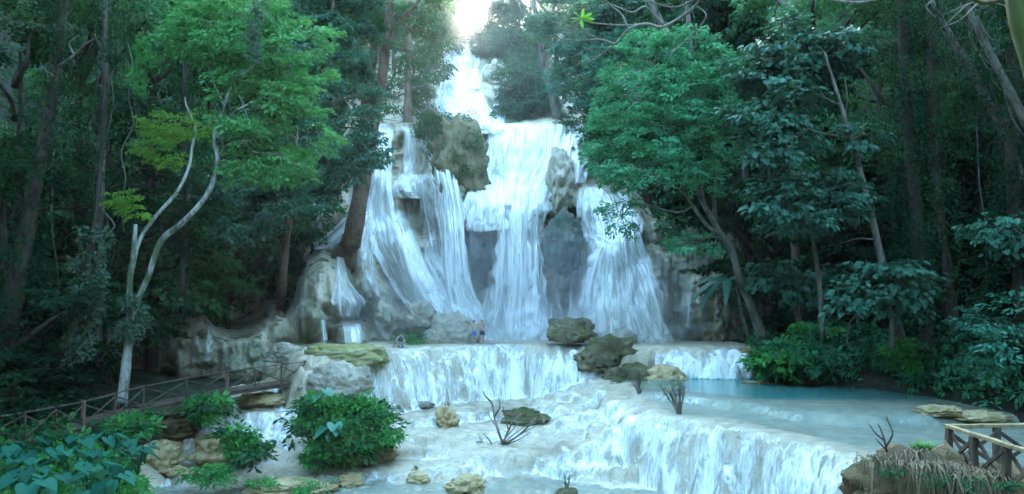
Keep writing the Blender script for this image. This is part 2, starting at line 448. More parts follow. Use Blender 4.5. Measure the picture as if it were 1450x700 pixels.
def stream(parts, path, dens, off, seed):
    """a thin veil plus the separate strands that run down it"""
    r_ = np.random.default_rng(seed * 13 + int(path[0][0]))
    w = max(p[2] for p in path)
    ribbon(parts, path, dens * (0.90 if w > 9 else .9), off, seed)
    n = int(np.clip(w / 1.9, 2, 26) * (0.5 + .5 * dens)) if w > 6 else 1
    for k in range(n):
        ribbon(parts, path, min(1.0, dens * r_.uniform(.6, 1.1)), off + r_.uniform(.05, .5), seed * 50 + k, .95, .3, r_.uniform(0, .22), r_.uniform(.72, 1), r_.uniform(-.9, .9), float(np.clip((r_.uniform(1.2, 4) if k % 3 else r_.uniform(4, 11)) / w, .05, .7)), 11)


def waterfall(label, streams, off0=0.3):
    parts = []
    for k, (dens, path) in enumerate(streams):
        stream(parts, path, dens, off0 + 0.06 * (k % 5), k + 1)
    v = np.concatenate([p[0] for p in parts]); o = np.cumsum([0] + [len(p[0]) for p in parts])
    f = np.concatenate([p[1] + o[i] for i, p in enumerate(parts)])
    ob = mesh_obj('waterfall', v, f, M['fall'], None, True, {'flow': np.concatenate([p[2] for p in parts]), 'dens': np.concatenate([p[3] for p in parts])})
    base = v[np.argmin(v[:, 2])]
    recentre(ob, base)
    return tag(ob, label, 'waterfall')


waterfall('narrow uppermost cascade stepping down below the bright gap in the trees', [
    (0.70, [(655, 62, 27), (655, 82, 27), (654, 102, 26)]),
    (0.95, [(652, 97, 22), (650, 115, 26), (650, 131, 30)]),
    (1.05, [(643, 126, 20), (640, 142, 24), (655, 162, 32), (674, 180, 28), (692, 190, 24)]),
    (1.0, [(668, 128, 14), (674, 152, 20), (690, 172, 22), (700, 190, 24)]),
    (1.0, [(714, 130, 4), (708, 150, 10), (702, 172, 13), (698, 190, 15)]),
    (0.34, [(709, 98, 7), (708, 118, 9), (706, 138, 10)]),
    (0.8, [(634, 104, 9), (630, 128, 10), (634, 152, 12)])])
waterfall('left fall spreading in several strands beside the twin brown trunks', [
    (0.60, [(524, 172, 26), (520, 210, 22), (516, 262, 20), (510, 310, 18)]),
    (1.05, [(545, 174, 12), (545, 215, 10), (540, 262, 12), (540, 305, 18), (553, 352, 24), (578, 402, 26), (604, 442, 22), (628, 474, 18)]),
    (0.62, [(580, 177, 12), (583, 215, 10), (580, 252, 12)]),
    (1.1, [(600, 180, 9), (612, 204, 17), (626, 226, 21), (632, 262, 19), (638, 302, 20), (642, 345, 17), (644, 385, 20), (652, 425, 26), (664, 462, 30), (670, 490, 36)]),
    (0.85, [(590, 246, 22), (592, 262, 36), (600, 282, 40)]),
    (0.36, [(596, 278, 38), (598, 302, 36), (600, 326, 34)]),
    (0.9, [(556, 292, 18), (568, 345, 26), (588, 395, 26), (616, 440, 24), (642, 482, 22)]),
    (0.75, [(505, 300, 9), (492, 322, 17), (472, 340, 18), (452, 354, 18)]),
    (0.65, [(456, 262, 4), (456, 290, 6), (453, 326, 7)]),
    (0.5, [(530, 300, 18), (520, 340, 16), (518, 380, 14), (530, 425, 14)]),
    (0.62, [(570, 420, 8), (590, 448, 8), (606, 478, 9)]),
    (0.55, [(480, 355, 5), (484, 392, 8), (489, 412, 18), (494, 426, 28), (494, 452, 25)]),
    (0.40, [(424, 368, 6), (418, 415, 8), (414, 470, 10)]),
    (0.34, [(442, 360, 5), (428, 400, 6), (428, 480, 8)]),
    (0.55, [(498, 456, 12), (501, 476, 14), (503, 494, 15)]),
    (0.55, [(456, 452, 4), (459, 475, 6), (461, 494, 9)]),
    (0.6, [(530, 452, 5), (541, 468, 6), (550, 484, 6)]),
    (0.42, [(560, 330, 40), (585, 380, 48), (610, 440, 48), (632, 488, 44)]), (0.36, [(530, 180, 34), (528, 240, 34), (532, 310, 34), (545, 380, 36)]),
    (0.45, [(612, 240, 26), (622, 300, 30), (634, 370, 30), (652, 450, 44), (660, 490, 50)]),
    (0.9, [(608, 470, 8), (614, 482, 9), (622, 493, 11)])])
waterfall('broadest central fall plunging in a white column right of the hanging rock', [
    (0.90, [(757, 174, 66), (757, 188, 68), (752, 226, 62), (738, 266, 58), (724, 304, 56)]),
    (1.1, [(738, 250, 30), (736, 292, 34), (735, 345, 32), (735, 402, 36), (734, 452, 44), (732, 490, 58)]),
    (1.1, [(700, 186, 13), (704, 228, 20), (700, 268, 30), (692, 300, 30), (690, 328, 28)]),
    (0.40, [(690, 322, 28), (690, 345, 26), (690, 368, 24)]),
    (0.75, [(814, 174, 14), (822, 200, 12), (824, 232, 11), (818, 262, 10)]),
    (0.85, [(762, 270, 22), (758, 300, 22), (752, 330, 18)]),
    (0.62, [(700, 262, 40), (694, 300, 42), (692, 330, 34)]), (0.4, [(672, 300, 14), (670, 335, 14), (668, 372, 13)]),
    (0.55, [(706, 400, 16), (700, 450, 24), (696, 490, 32)]),
    (0.45, [(775, 395, 14), (775, 440, 22), (775, 490, 28)])])
waterfall('right hand fan shaped fall spreading over a rounded rock dome', [
    (0.95, [(843, 262, 10), (850, 285, 17), (862, 310, 20), (867, 336, 18), (862, 372, 30), (855, 422, 36), (850, 486, 42)]),
    (0.85, [(878, 270, 10), (886, 300, 14), (894, 330, 16), (902, 372, 20), (908, 424, 28), (915, 490, 36)]),
    (0.86, [(864, 344, 34), (876, 392, 50), (880, 440, 62), (885, 490, 72)]),
    (0.5, [(905, 298, 6), (906, 318, 8), (900, 345, 9)]),
    (0.8, [(832, 330, 9), (850, 340, 14), (866, 352, 18)]),
    (0.75, [(832, 262, 12), (830, 300, 14), (836, 340, 16), (832, 400, 24), (826, 488, 30)]),
    (0.5, [(858, 268, 30), (866, 310, 34), (872, 360, 44), (880, 420, 66), (886, 490, 80)]),
    (0.35, [(976, 395, 4), (970, 440, 7), (962, 486, 9)]),
    (0.9, [(900, 430, 20), (915, 462, 30), (926, 490, 36)])])
waterfall('thin trickle down the face of the low grey wall above the walkway', [
    (0.42, [(296, 455, 4), (294, 480, 6), (292, 512, 9)]), (0.30, [(283, 470, 3), (280, 490, 5), (278, 512, 7)])])


# ------------------------------------------------------------------ travertine terraces (world height field)
def sdist(x, y, poly):
    """signed distance to a polygon, positive inside"""
    poly = np.asarray(poly, float); inside = np.zeros(x.shape, bool); dm = np.full(x.shape, 1e9)
    n = len(poly)
    for i in range(n):
        a, b = poly[i], poly[(i + 1) % n]
        ab = b - a; t = np.clip(((x - a[0]) * ab[0] + (y - a[1]) * ab[1]) / (ab @ ab), 0, 1)
        dm = np.minimum(dm, np.hypot(x - a[0] - t * ab[0], y - a[1] - t * ab[1]))
        c = ((a[1] > y) != (b[1] > y)) & (x < (b[0] - a[0]) * (y - a[1]) / (b[1] - a[1] + 1e-12) + a[0])
        inside ^= c
    return np.where(inside, dm, -dm)


def drop(sd, w, back=0.4):
    t = np.clip((sd + w) / (w + back), 0, 1)
    return 1 - (1 - t) ** 2.3


T2 = [(-13.4, 47), (-12.9, 44), (-12.4, 42.6), (-11.2, 42.2), (-9.2, 44.7), (-7.4, 47.4), (-5.6, 48.8), (-3, 50.6), (0, 51.3), (5.4, 51.2), (7.2, 50.3), (8.8, 49.2), (13, 48.6), (17, 49.4), (24, 50), (40, 52), (40, 70), (-40, 70), (-30, 56), (-15, 51)]
T1 = [(6.2, 56), (6.4, 43), (6.9, 38), (7.3, 35.3), (9.2, 33.3), (11.4, 30.2), (12.5, 26.2), (13.2, 22), (40, 22), (40, 56)]
T1B = [(13.6, 33.2), (16, 32.4), (20, 32.6), (40, 33), (40, 56), (6.2, 56), (7.2, 41), (10, 38.5), (12.6, 35.5)]


def terraces(x, y):
    n1 = fbm(x * 0.28, y * 0.28, 0, 51, 3); n2 = fbm(x * 0.9, y * 0.9, 0, 61, 3); n3 = vnoise(x * 2.1, y * 2.1, 0, 71)
    n4 = vnoise(x * 4.3, y * 4.3, 0, 73)
    wob = 1.5 * n1 + 0.7 * n2 + 0.22 * n3 + .09 * n4
    # middle basin stepping down to the lowest pool
    m = 0.75 + 0.0 * x
    lA = 36.0 + 1.0 * np.sin(x * 0.45 + 1.0) + 0.06 * (x - 1) ** 2 * (x > 1) * 0.3
    cen = sstep(-4.5, -1.5, x)
    m = m + 1.05 * cen * drop(y - lA + wob * 0.8, 1.0)
    m = m + (1 - cen) * (0.45 * drop(y - 34.9 + wob, 0.5) + 0.55 * drop(y - 38.3 + wob, 0.5))
    m = m + 0.42 * drop(y - 40.2 - 0.8 * np.sin(x * 0.5) + wob, 0.6)
    m = m + 0.5 * drop(y - 43.7 - 0.7 * np.sin(x * 0.7 + 2) + wob, 0.6)
    lf = sstep(-8.5, -10.5, x)
    m = m + lf * (0.55 * drop(y - 37.0 + .5 * wob, 0.35) + 0.65 * drop(y - 39.4 + .5 * wob, 0.35) + 0.4 * drop(y - 41.2 + .5 * wob, 0.4))
    rr = 3 * sstep(0.2, 6.8, x + 1.3 * n1 + .8 * n2 + .2 * n3); rr = (np.floor(rr) + sstep(.45, .95, rr - np.floor(rr))) / 3
    m = m + 1.35 * rr * drop(y - 36.6 - 0.25 * (6.6 - x) * (x < 6.6) + wob * .8, 1.1)
    m = m + sstep(2, 6, x) * sstep(42, 48, y) * 0.35
    rim = np.abs(vnoise(x * 1.5 + .6 * n2, y * 2.2, 0, 77)) * .12 + np.abs(vnoise(x * 3.7, y * 4.5, 0, 78)) * .06
    m = m + 0.12 * n2 * (0.4 + 0.6 * sstep(34.5, 37, y)) + 0.05 * n3 + rim * sstep(34.8, 36, y)
    # the turquoise pool shelf on the right
    s1 = sdist(x, y, T1) + 0.5 * n1 + 0.5 * n2 + 0.22 * n3 + .10 * n4
    s1b = sdist(x, y, T1B) + 0.4 * n2 + 0.1 * n3
    top1 = 4.1 + 0.42 * drop(s1b, 0.45) + 0.05 * n2 * (s1b < 0.2)
    z = m + np.maximum(0, top1 - m) * drop(s1, 1.25)
    # the walk-out terrace under the big falls
    s2 = sdist(x, y, T2) + 0.7 * n1 + 0.7 * n2 + 0.30 * n3 + .12 * n4
    top2 = 6.5 + 0.06 * n2
    z = z + np.maximum(0, top2 - z) * drop(s2, 1.9)
    # left bank
    xb = np.interp(y, [5, 20, 30, 36, 40, 42, 44, 46, 50], [-12.2, -13.2, -15.6, -17.0, -17.4, -17.4, -17.0, -16, -16])
    rise = np.clip((xb - x + 1.1 * n1 + 0.4 * n2), 0, 30)
    bank = 0.6 + 3.6 * (1 - np.exp(-rise / 2.2)) + 0.05 * rise
    z = np.where(rise > 0, np.maximum(z, bank + 0.25 * n2), z)
    # right bank
    xr = np.interp(y, [5, 28, 33, 38, 42, 45, 48, 50], [22, 22.5, 23.3, 22.6, 20.6, 17.2, 15.8, 16.6])
    riseR = np.clip((x - xr + 0.9 * n1 + 0.4 * n2), 0, 30)
    z = np.where(riseR > 0, np.maximum(z, 4.1 + 1.6 * (1 - np.exp(-riseR / 1.2)) + 0.12 * riseR + 0.2 * n2), z)
    return z, dict(s1=s1, s2=s2, s1b=s1b, rise=rise, riseR=riseR, m=m, n1=n1, n2=n2)


def H1(x, y):
    z, _ = terraces(np.array([float(x)]), np.array([float(y)])); return float(z[0])


xs = np.concatenate([np.arange(-40, -22, 0.6), np.arange(-22, 24, 0.13), np.arange(24, 44, 0.6)])
ys = np.concatenate([np.arange(4, 20, 0.6), np.arange(20, 53, 0.13), np.arange(53, 66, 0.5)])
TX, TY = np.meshgrid(xs, ys, indexing='ij')
TZ, TI = terraces(TX, TY)
nx, ny = TX.shape
idx = np.arange(nx * ny).reshape(nx, ny)
F = np.stack([idx[:-1, :-1], idx[1:, :-1], idx[1:, 1:], idx[:-1, 1:]], -1).reshape(-1, 4)
TV = np.stack([TX, TY, TZ], -1).reshape(-1, 3)
bank = ((TI['rise'] > 0.9) | (TI['riseR'] > 0.01)).reshape(-1)[F].all(1)


def part_mesh(name, f, mat):
    u, inv = np.unique(f, return_inverse=True)
    return tag(mesh_obj(name, TV[u], inv.reshape(-1, 4), mat), kind='structure')


part_mesh('travertine_ground', F[~bank], M['terrace']); part_mesh('bank_ground', F[bank], M['soil'])

# water running over it: foam where it drops or has just dropped, clear or turquoise elsewhere
gxx = np.gradient(TZ, axis=0) / np.gradient(TX, axis=0); gyy = np.gradient(TZ, axis=1) / np.gradient(TY, axis=1)
slope = np.hypot(gxx, gyy)


def blur(a, r, ax):
    k = np.ones(2 * r + 1) / (2 * r + 1)
    return np.apply_along_axis(lambda v: np.convolve(np.pad(v, r, mode='edge'), k, 'valid'), ax, a)


st = np.clip(slope / 2.0, 0, 1)
foot = st.copy()
for k in range(1, 9):                                      # foam is carried 1 m downstream
    foot[:, :-k] = np.maximum(foot[:, :-k], st[:, k:] * (1 - k / 10))
    foot[:-0 or None] = foot
foam = blur(blur(foot, 2, 0), 2, 1)
foam = np.clip(foam * 0.85 + 0.02 + 0.36 * fbm(TX * .5, TY * .7, 0, 57, 4), 0, 1)
foam = foam * np.clip(1 - 0.15 * sstep(-7, -10, TX), 0, 1)
on1 = (TI['s1'] > 0.15) & (TI['s2'] < -1.9)
pool = sstep(0.6, 2.6, TI['s1b']) * on1 * sstep(36.4, 38.2, TY)
foam = np.where(on1, foam * 0.62 * sstep(0.25, 0.7, slope) + 0.06 + 0.75 * foam * sstep(47.0, 48.0, TY), foam)
low = (TZ < 1.0) & (TY < 36)
pool = np.maximum(pool, 0.30 * low * sstep(0.25, 0.1, slope))
pool = np.maximum(pool, 0.3 * on1 * sstep(.5, 1.5, TI['s1']))
foam = np.clip(foam - 0.20 * sstep(.5, 1, st) + 0.42 * st * fbm(TX * .55, TY * .55, 0, 33, 3), 0, 1)
wet = (TI['rise'] <= 0.25) & (TI['riseR'] <= 0.1) & (TX > -19) & (TX < 24.5) & (TY < 54)
wet &= ~((TX < -9.3) & (TI['s2'] > -1.9))
wet &= ~((TX > 6.5) & (TX < 9.6) & (TI['s2'] > -2.2) & (TI['s2'] < 0.3) & (TY < 50.8))
WZ = TZ + 0.05 + 0.05 * np.clip(st, 0, 1) * (1 + vnoise(TX * 3, TY * 3, 0, 5))
curl = np.clip(st, 0, 1) * (.5 + .5 * vnoise(TX * 2.6 + .5 * vnoise(TX * 6, TY * 6), TZ * .3, 0, 6)) * .22
WV = np.stack([TX - curl * np.clip(gxx, -1, 1), TY - curl * np.clip(gyy, -1, 1), WZ], -1).reshape(-1, 3)
cls = np.zeros(TX.shape, int)
steep2 = (TI['s2'] < 0.25) & (TI['s2'] > -2.2)
cls[steep2 & (TX < 6.6)] = 1
cls[steep2 & (TX >= 8.0)] = 2
cls[(TI['s1'] < 0.2) & (TI['s1'] > -1.7) & (TY < 36.3) & (TX > 6.3)] = 3
wf = wet.reshape(-1)[F].all(1); cf = cls.reshape(-1)[F][:, 0]


def sub(name, sel, label=None, cat=None, kind=None):
    f = F[sel]; u, inv = np.unique(f, return_inverse=True)
    fm = foam.reshape(-1)[u]
    o = mesh_obj(name, WV[u], inv.reshape(-1, 4), M['stream'], None, True, {'foam': fm, 'pool': pool.reshape(-1)[u]})
    if label: recentre(o, WV[u][np.argmin(WV[u][:, 2])])
    return tag(o, label, cat, None, kind)


sub('water', wf & (cf == 0), kind='structure')
sub('waterfall', wf & (cf == 1), 'wide low curtain of water falling from the terrace where two bathers stand', 'waterfall')
sub('waterfall', wf & (cf == 2), 'small white fall dropping into the turquoise pool', 'waterfall')
sub('waterfall', wf & (cf == 3), 'nearest curtain of water spilling from the turquoise pool over a curved lip', 'waterfall')


# ------------------------------------------------------------------ hills round the gorge
def hills(x, y):
    xl = np.interp(y, [-60, 0, 25, 40, 50, 62, 75, 110, 160], [-18, -20, -22, -25, -27, -30, -26, -16, -14])
    xr = np.interp(y, [-60, 0, 25, 40, 50, 62, 75, 110, 160], [16, 20, 27, 27, 24, 25, 22, 6, 4])
    s = np.maximum(xl - x, x - xr)
    side = 4.0 + np.maximum(s, 0) * 1.25 * np.where(x > 0, 1.05, 1.0)
    floor = -3 + 0 * x
    rear_off = 24 + (y - 76) * 0.85
    rear_cor = np.interp(y, [70, 78, 84, 100, 108, 112, 116, 200, 300], [-3, 18, 22, 34, 38, 44, 47, 58, 70])
    cor = sstep(14, 6, np.abs(x + 5.5 - 0.0 * y))
    rear = np.where(y > 66, np.where(y > 76, rear_off * (1 - cor) + rear_cor * cor, -3 + (y - 66) * 2.6 * (1 - cor)), -3)
    back = np.where(y < -6, 3 + (-6 - y) * 0.8, -3)  # unseen slope behind the camera, added to block low sky light
    z = np.where(s > 0, np.maximum(side, rear), np.maximum(rear, back))
    z = np.maximum(z, np.where(y < -6, np.minimum(back, 60), -3))
    z = z + 1.6 * fbm(x * 0.08, y * 0.08, 0, 81, 4) * (z > 0)
    return np.minimum(z, 95 + 5 * fbm(x * .02, y * .02, 0, 82, 3))


hx, hy = np.meshgrid(np.arange(-190, 191, 2.5), np.arange(-130, 301, 2.5), indexing='ij')
hz = hills(hx, hy)
nx, ny = hx.shape; idx = np.arange(nx * ny).reshape(nx, ny)
HF = np.stack([idx[:-1, :-1], idx[1:, :-1], idx[1:, 1:], idx[:-1, 1:]], -1).reshape(-1, 4)
tag(mesh_obj('hills', np.stack([hx, hy, hz], -1).reshape(-1, 3), HF, M['soil']), kind='structure')

# ------------------------------------------------------------------ foliage
def unit(v): return v / (np.linalg.norm(v, axis=-1, keepdims=True) + 1e-9)


def make_spray(n, R, L, W, style, seed):
    """leaf positions, axes, normals of one twig's worth of foliage; x points outward"""
    r = np.random.default_rng(seed)
    if style == 'fine':                       # feathery flat spray
        u = r.random(n) ** 0.7; a = r.uniform(-1, 1, n)
        p = np.c_[u * R, a * R * 0.55 * (1.1 - 0.6 * u), r.normal(0, .07 * R, n) - 0.22 * R * u * u]
        ax = np.c_[0.7 + 0 * u, a * 1.1, r.normal(-.25, .3, n)]
        nr = np.c_[.35 + r.normal(0, .6, n), r.normal(0, .6, n), 1 + 0 * u]
    elif style == 'droop':                    # whorls of long hanging leaves in tiers
        k = max(3, n // 6); c = np.c_[np.linspace(0.15, 1, k) * R, r.normal(0, .22 * R, k), -0.25 * R * np.linspace(0, 1, k) ** 2 + r.normal(0, .08 * R, k)]
        ang = np.tile(np.arange(6) * 2 * np.pi / 6, k)[:n] + r.normal(0, .3, min(n, 6 * k)); cc = np.repeat(c, 6, 0)[:n]; n = len(cc)
        p = cc; ax = np.c_[np.cos(ang) + .35, np.sin(ang), -0.55 + r.normal(0, .2, n)]
        nr = np.c_[np.cos(ang) * .5, np.sin(ang) * .5, 1 + r.normal(0, .2, n)]
    elif style == 'broad':                    # large leaves in loose shingled layers
        u = r.random(n); a = r.uniform(-1, 1, n)
        p = np.c_[u * R, a * R * .6, r.normal(0, .10 * R, n) - .2 * R * u]
        ax = np.c_[0.6 + 0 * u, a * .7, -0.5 + r.normal(0, .25, n)]
        nr = np.c_[.35 + r.normal(0, .25, n), r.normal(0, .3, n), .9 + 0 * u]
    else:                                     # 'round': loose ball of small leaves
        d = unit(r.normal(0, 1, (n, 3))); q = r.random(n) ** .4
        p = d * q[:, None] * R * np.array([.7, .7, .5]) + np.array([.4 * R, 0, 0])
        ax = d + np.c_[.2 + 0 * q, 0 * q, -.2 + 0 * q]
        nr = r.normal(0, .45, (n, 3)) + np.array([0, 0, 1]) + .4 * d
    L = L * r.uniform(.7, 1.25, n)
    return p, unit(ax), unit(nr), L, L * W, r.random(n)


class Leaves:
    def __init__(s): s.v = []; s.f = []; s.a = []; s.n = 0
    def raw(s, p, ax, nr, L, W, rnd, six=True):
        sd_ = unit(np.cross(nr, ax)); up = np.cross(ax, sd_)
        L = L[:, None]; W = W[:, None]
        if six:
            pts = [p, p + ax * L * .32 + sd_ * W * .5 + up * W * .10, p + ax * L * .72 + sd_ * W * .36 + up * W * .02, p + ax * L - up * L * .14,
                   p + ax * L * .72 - sd_ * W * .36 + up * W * .02, p + ax * L * .32 - sd_ * W * .5 + up * W * .10]
            V_ = np.stack(pts, 1).reshape(-1, 3); i = np.arange(len(p))[:, None] * 6 + s.n
            s.f.append(np.concatenate([i + np.array([[0, 3, 2, 1]]), i + np.array([[0, 5, 4, 3]])]))
            s.a.append(np.repeat(rnd, 6)); s.n += 6 * len(p)
        else:
            pts = [p, p + ax * L * .5 + sd_ * W * .5, p + ax * L - up * L * .1, p + ax * L * .5 - sd_ * W * .5]
            V_ = np.stack(pts, 1).reshape(-1, 3); i = np.arange(len(p))[:, None] * 4 + s.n
            s.f.append(i + np.array([[0, 3, 2, 1]])); s.a.append(np.repeat(rnd, 4)); s.n += 4 * len(p)
        s.v.append(V_)
    def stamp(s, protos, c, head, tilt, scale, tone, six=True):
        """sprays at centres c, turned to heading angle head and pitched by tilt"""
        pick = RNG.integers(0, len(protos), len(c))
        for k, (p, ax, nr, L, W, rd) in enumerate(protos):
            m = pick == k
            if not m.any(): continue
            h = head[m]; t = tilt[m]; ch, sh, ct, st_ = np.cos(h), np.sin(h), np.cos(t), np.sin(t)
            R = np.stack([np.stack([ch * ct, -sh, -ch * st_], -1), np.stack([sh * ct, ch, -sh * st_], -1), np.stack([st_, 0 * h, ct], -1)], 1)
            sc = scale[m]
            q = np.einsum('nij,kj->nki', R, p) * sc[:, None, None] + c[m][:, None]
            a = np.einsum('nij,kj->nki', R, ax); n_ = np.einsum('nij,kj->nki', R, nr)
            LL = sc[:, None] * L[None]; WW = sc[:, None] * W[None]
            rr = np.clip(tone[m][:, None] * .6 + rd[None] * .45, 0, 1)
            s.raw(q.reshape(-1, 3), a.reshape(-1, 3), n_.reshape(-1, 3), LL.ravel(), WW.ravel(), rr.ravel(), six)
    def build(s, name, mat, parent=None, origin=None):
        v = np.concatenate(s.v)
        if origin is not None: v = v - np.asarray(origin)
        return mesh_obj(name, v, np.concatenate(s.f), mat, parent, False, {'rnd': np.concatenate(s.a)})


_PC = {}
def protos(style, n, R, L, W):
    k = (style, n, R, L, W)
    if k not in _PC: _PC[k] = [make_spray(n, R, L, W, style, 100 + i) for i in range(5)]
    return _PC[k]


STY = {  # style, leaves per spray, spray radius, leaf length, width ratio, six-point leaf
    'fine': ('fine', 28, 0.9, 0.21, .52, True), 'fine_small': ('fine', 22, 0.6, 0.16, .45, True), 'droop': ('droop', 30, 1.05, 0.40, .40, True), 'broad': ('broad', 14, 0.95, 0.34, .75, True),
    'round': ('round', 26, .75, .19, .55, False), 'bush': ('round', 15, .45, .25, .48, True), 'mid': ('fine', 24, 1.0, .26, .5, True), 'big': ('fine', 22, 1.5, .42, .5, False), 'grass': ('fine', 14, .5, .4, .12, False)}


def crown(lv, blobs, style, dens=1.0, sub=9, per=11, gap=0.42):
    """blobs: (centre, (rx, ry, rz)); foliage gathers in sub-clumps so that gaps stay open between them"""
    st = STY[style]; pr = protos(*st[:5]); tips = []
    for c, r in blobs:
        c = np.asarray(c, float); r = np.asarray(r, float)
        ns = max(3, int(sub * dens * (r.mean() / 2.0) ** 1.1))
        d = unit(RNG.normal(0, 1, (ns, 3))); q = RNG.uniform(.35, 1.0, ns) ** .6
        sc = c + d * q[:, None] * r
        tips.append(sc)
        sr = np.clip(gap * r.mean(), 0.25, 1.3)
        k = max(4, int(per * (sr / st[2]) ** 1.5 + 3))
        dd = unit(RNG.normal(0, 1, (ns, k, 3)) + np.array([0, 0, .35])) * (RNG.random((ns, k, 1)) ** .45) * sr * np.array([1, 1, .6])
        pos = (sc[:, None] + dd).reshape(-1, 3)
        out = pos - (c + np.repeat(sc, k, 0)) / 2
        head = np.arctan2(out[:, 1], out[:, 0]) + RNG.normal(0, .5, len(pos))
        tilt = np.clip(out[:, 2] / (np.linalg.norm(out, axis=1) + .1), -.6, .6) * .7 + RNG.normal(0, .2, len(pos))
        tone = np.repeat(RNG.random(ns), k) * .6 + RNG.random(len(pos)) * .4
        lv.stamp(pr, pos, head, tilt, RNG.uniform(.75, 1.25, len(pos)), tone, st[5])
    return tips


def limb(mb, a, b, r0, r1, sag=0.12, n=4, seg=6):
    a = np.asarray(a, float); b = np.asarray(b, float); L = np.linalg.norm(b - a)
    ts = np.linspace(0, 1, n); pts = a + (b - a) * ts[:, None]
    pts[1:-1] += RNG.normal(0, sag * L * .6, (n - 2, 3)) + np.array([0, 0, sag * L * .5])
    tube(mb, pts, list(np.linspace(r0, r1, n)), seg, 3, .12)
    return pts


def pxpath(pts, d=None):
    return [P(p[0], p[1], p[2] if len(p) > 2 else d) for p in pts]


def pxblob(px, py, d, rx, ry):
    s = d / 1000.0
    return (P(px, py, d), (rx * s, (rx + ry) * .45 * s, ry * s))


def tree(name, label, cat, stems, blobs, leaf, bark, style, dens=1.0, group=None, limbs=True, sub=9, per=11, gap=.42, extra=None, twigs=3, limb_r=.06):
    """stems: list of (world points, radii); the first stem carries the base"""
    base = np.asarray(stems[0][0][0], float)
    root = empty(name, label, cat, base, group)
    tb = MB(); pool_pts = []
    for i, (pts, rad) in enumerate(stems):
        tube(tb, pts, rad, 10, 5, .16, True, i + 3)
        c, r = catmull(pts, rad, 5); pool_pts.append(np.c_[c, r][len(c) // 3:])
    lv = Leaves(); pp = np.concatenate(pool_pts)
    tips = crown(lv, blobs, style, dens, sub, per, gap) if blobs else []
    if limbs:
        for (c, r), tp in zip(blobs, tips):
            c = np.asarray(c, float)
            w_ = np.linalg.norm(pp[:, :3] - c, axis=1) + np.maximum(0, pp[:, 2] - c[2]) * .7
            s0 = pp[np.argmin(w_)]
            r0 = min(s0[3] * .6, limb_r * 1.6); e = c - np.array([0, 0, .2 * r[2]])
            if np.linalg.norm(e - s0[:3]) > .5: limb(tb, s0[:3], e, r0, limb_r * .5)
            for q in tp[:twigs]: limb(tb, e, q, limb_r * .5, .014, .1, 4, 5)
    tb.build('trunk', M[bark], root, True, base, False)
    if blobs: lv.build('crown', M[leaf], root, base)
    if extra: extra(root, base)
    return root


# --- the tall forked white tree on the left bank
d = 35.0
fork = [pxpath([(172, 575), (178, 520), (183, 460), (184, 400), (190, 350), (192, 318)], d), [.26, .22, .18, .15, .12, .09]]
s1 = [pxpath([(182, 470, 35), (194, 428, 35), (210, 390, 35), (228, 342, 35), (260, 314, 34.8), (293, 276, 34.6), (308, 232, 34.6), (304, 192, 34.8), (317, 150, 35.2), (332, 112, 35.5)]), [.16, .15, .14, .14, .13, .125, .11, .10, .085, .05]]
s2 = [pxpath([(184, 395, 35), (198, 340, 35.2), (222, 305, 35.4), (252, 270, 35.6), (268, 235, 35.8), (272, 205, 36)]), [.11, .095, .085, .08, .07, .055]]
s3 = [pxpath([(272, 210, 36), (276, 180, 36), (264, 150, 36.2), (262, 138, 36.2)]), [.07, .06, .045, .03]]
s4 = [pxpath([(306, 200, 34.8), (330, 162, 34), (356, 145, 33.5)]), [.08, .05, .03]]
s5 = [pxpath([(312, 222, 34.7), (322, 205, 34), (345, 200, 33.5)]), [.06, .045, .03]]
s6 = [pxpath([(318, 150, 35.2), (306, 125, 35.6), (296, 95, 36)]), [.07, .05, .03]]
bl = [pxblob(*b) for b in [(372, 88, 36, 52, 46), (318, 52, 36.5, 52, 44), (410, 62, 37, 46, 42), (392, 142, 35.5, 50, 34), (422, 190, 36, 38, 34), (372, 205, 35, 44, 32), (412, 225, 35.5, 40, 26),
                           (346, 150, 34.5, 34, 30), (335, 20, 36, 60, 30), (420, 118, 37, 40, 34), (290, 25, 37, 34, 34), (350, 232, 35.5, 36, 20), (262, 66, 37, 30, 34)]]


def yellow_tufts(root, base):
    lv = Leaves()
    crown(lv, [pxblob(*b) for b in [(226, 188, 35.8, 22, 20), (250, 176, 36, 22, 14), (236, 218, 35.8, 18, 18), (284, 172, 36, 14, 12), (210, 205, 35.6, 14, 12), (262, 196, 36, 12, 10)]], 'fine_small', 2.2, 10, 9, .5)
    crown(lv, [pxblob(*b) for b in [(182, 290, 35, 20, 12), (196, 296, 35, 14, 9), (178, 278, 35, 10, 9)]], 'fine_small', 2.0, 8, 8, .5)
    tag(lv.build('tuft', M['leaf_yellow'], root, base), 'yellow green leaf tufts')
    lv = Leaves()
    crown(lv, [pxblob(*b) for b in [(188, 455, 34.6, 9, 9), (183, 472, 34.6, 11, 7), (186, 430, 34.8, 5, 12)]], 'bush', 1.4, 8, 7, .4)
    tag(lv.build('creeper', M['leaf_grey'], root, base), 'pale creeper leaves climbing the trunk')


tree('forked_tree', 'tall white barked tree forking low with feathery bright green crown by the walkway', 'tree', [fork, s1, s2, s3, s4, s5, s6], bl, 'leaf_bright', 'bark_white', 'fine', 1.7, sub=11, extra=yellow_tufts, gap=.32, twigs=5)

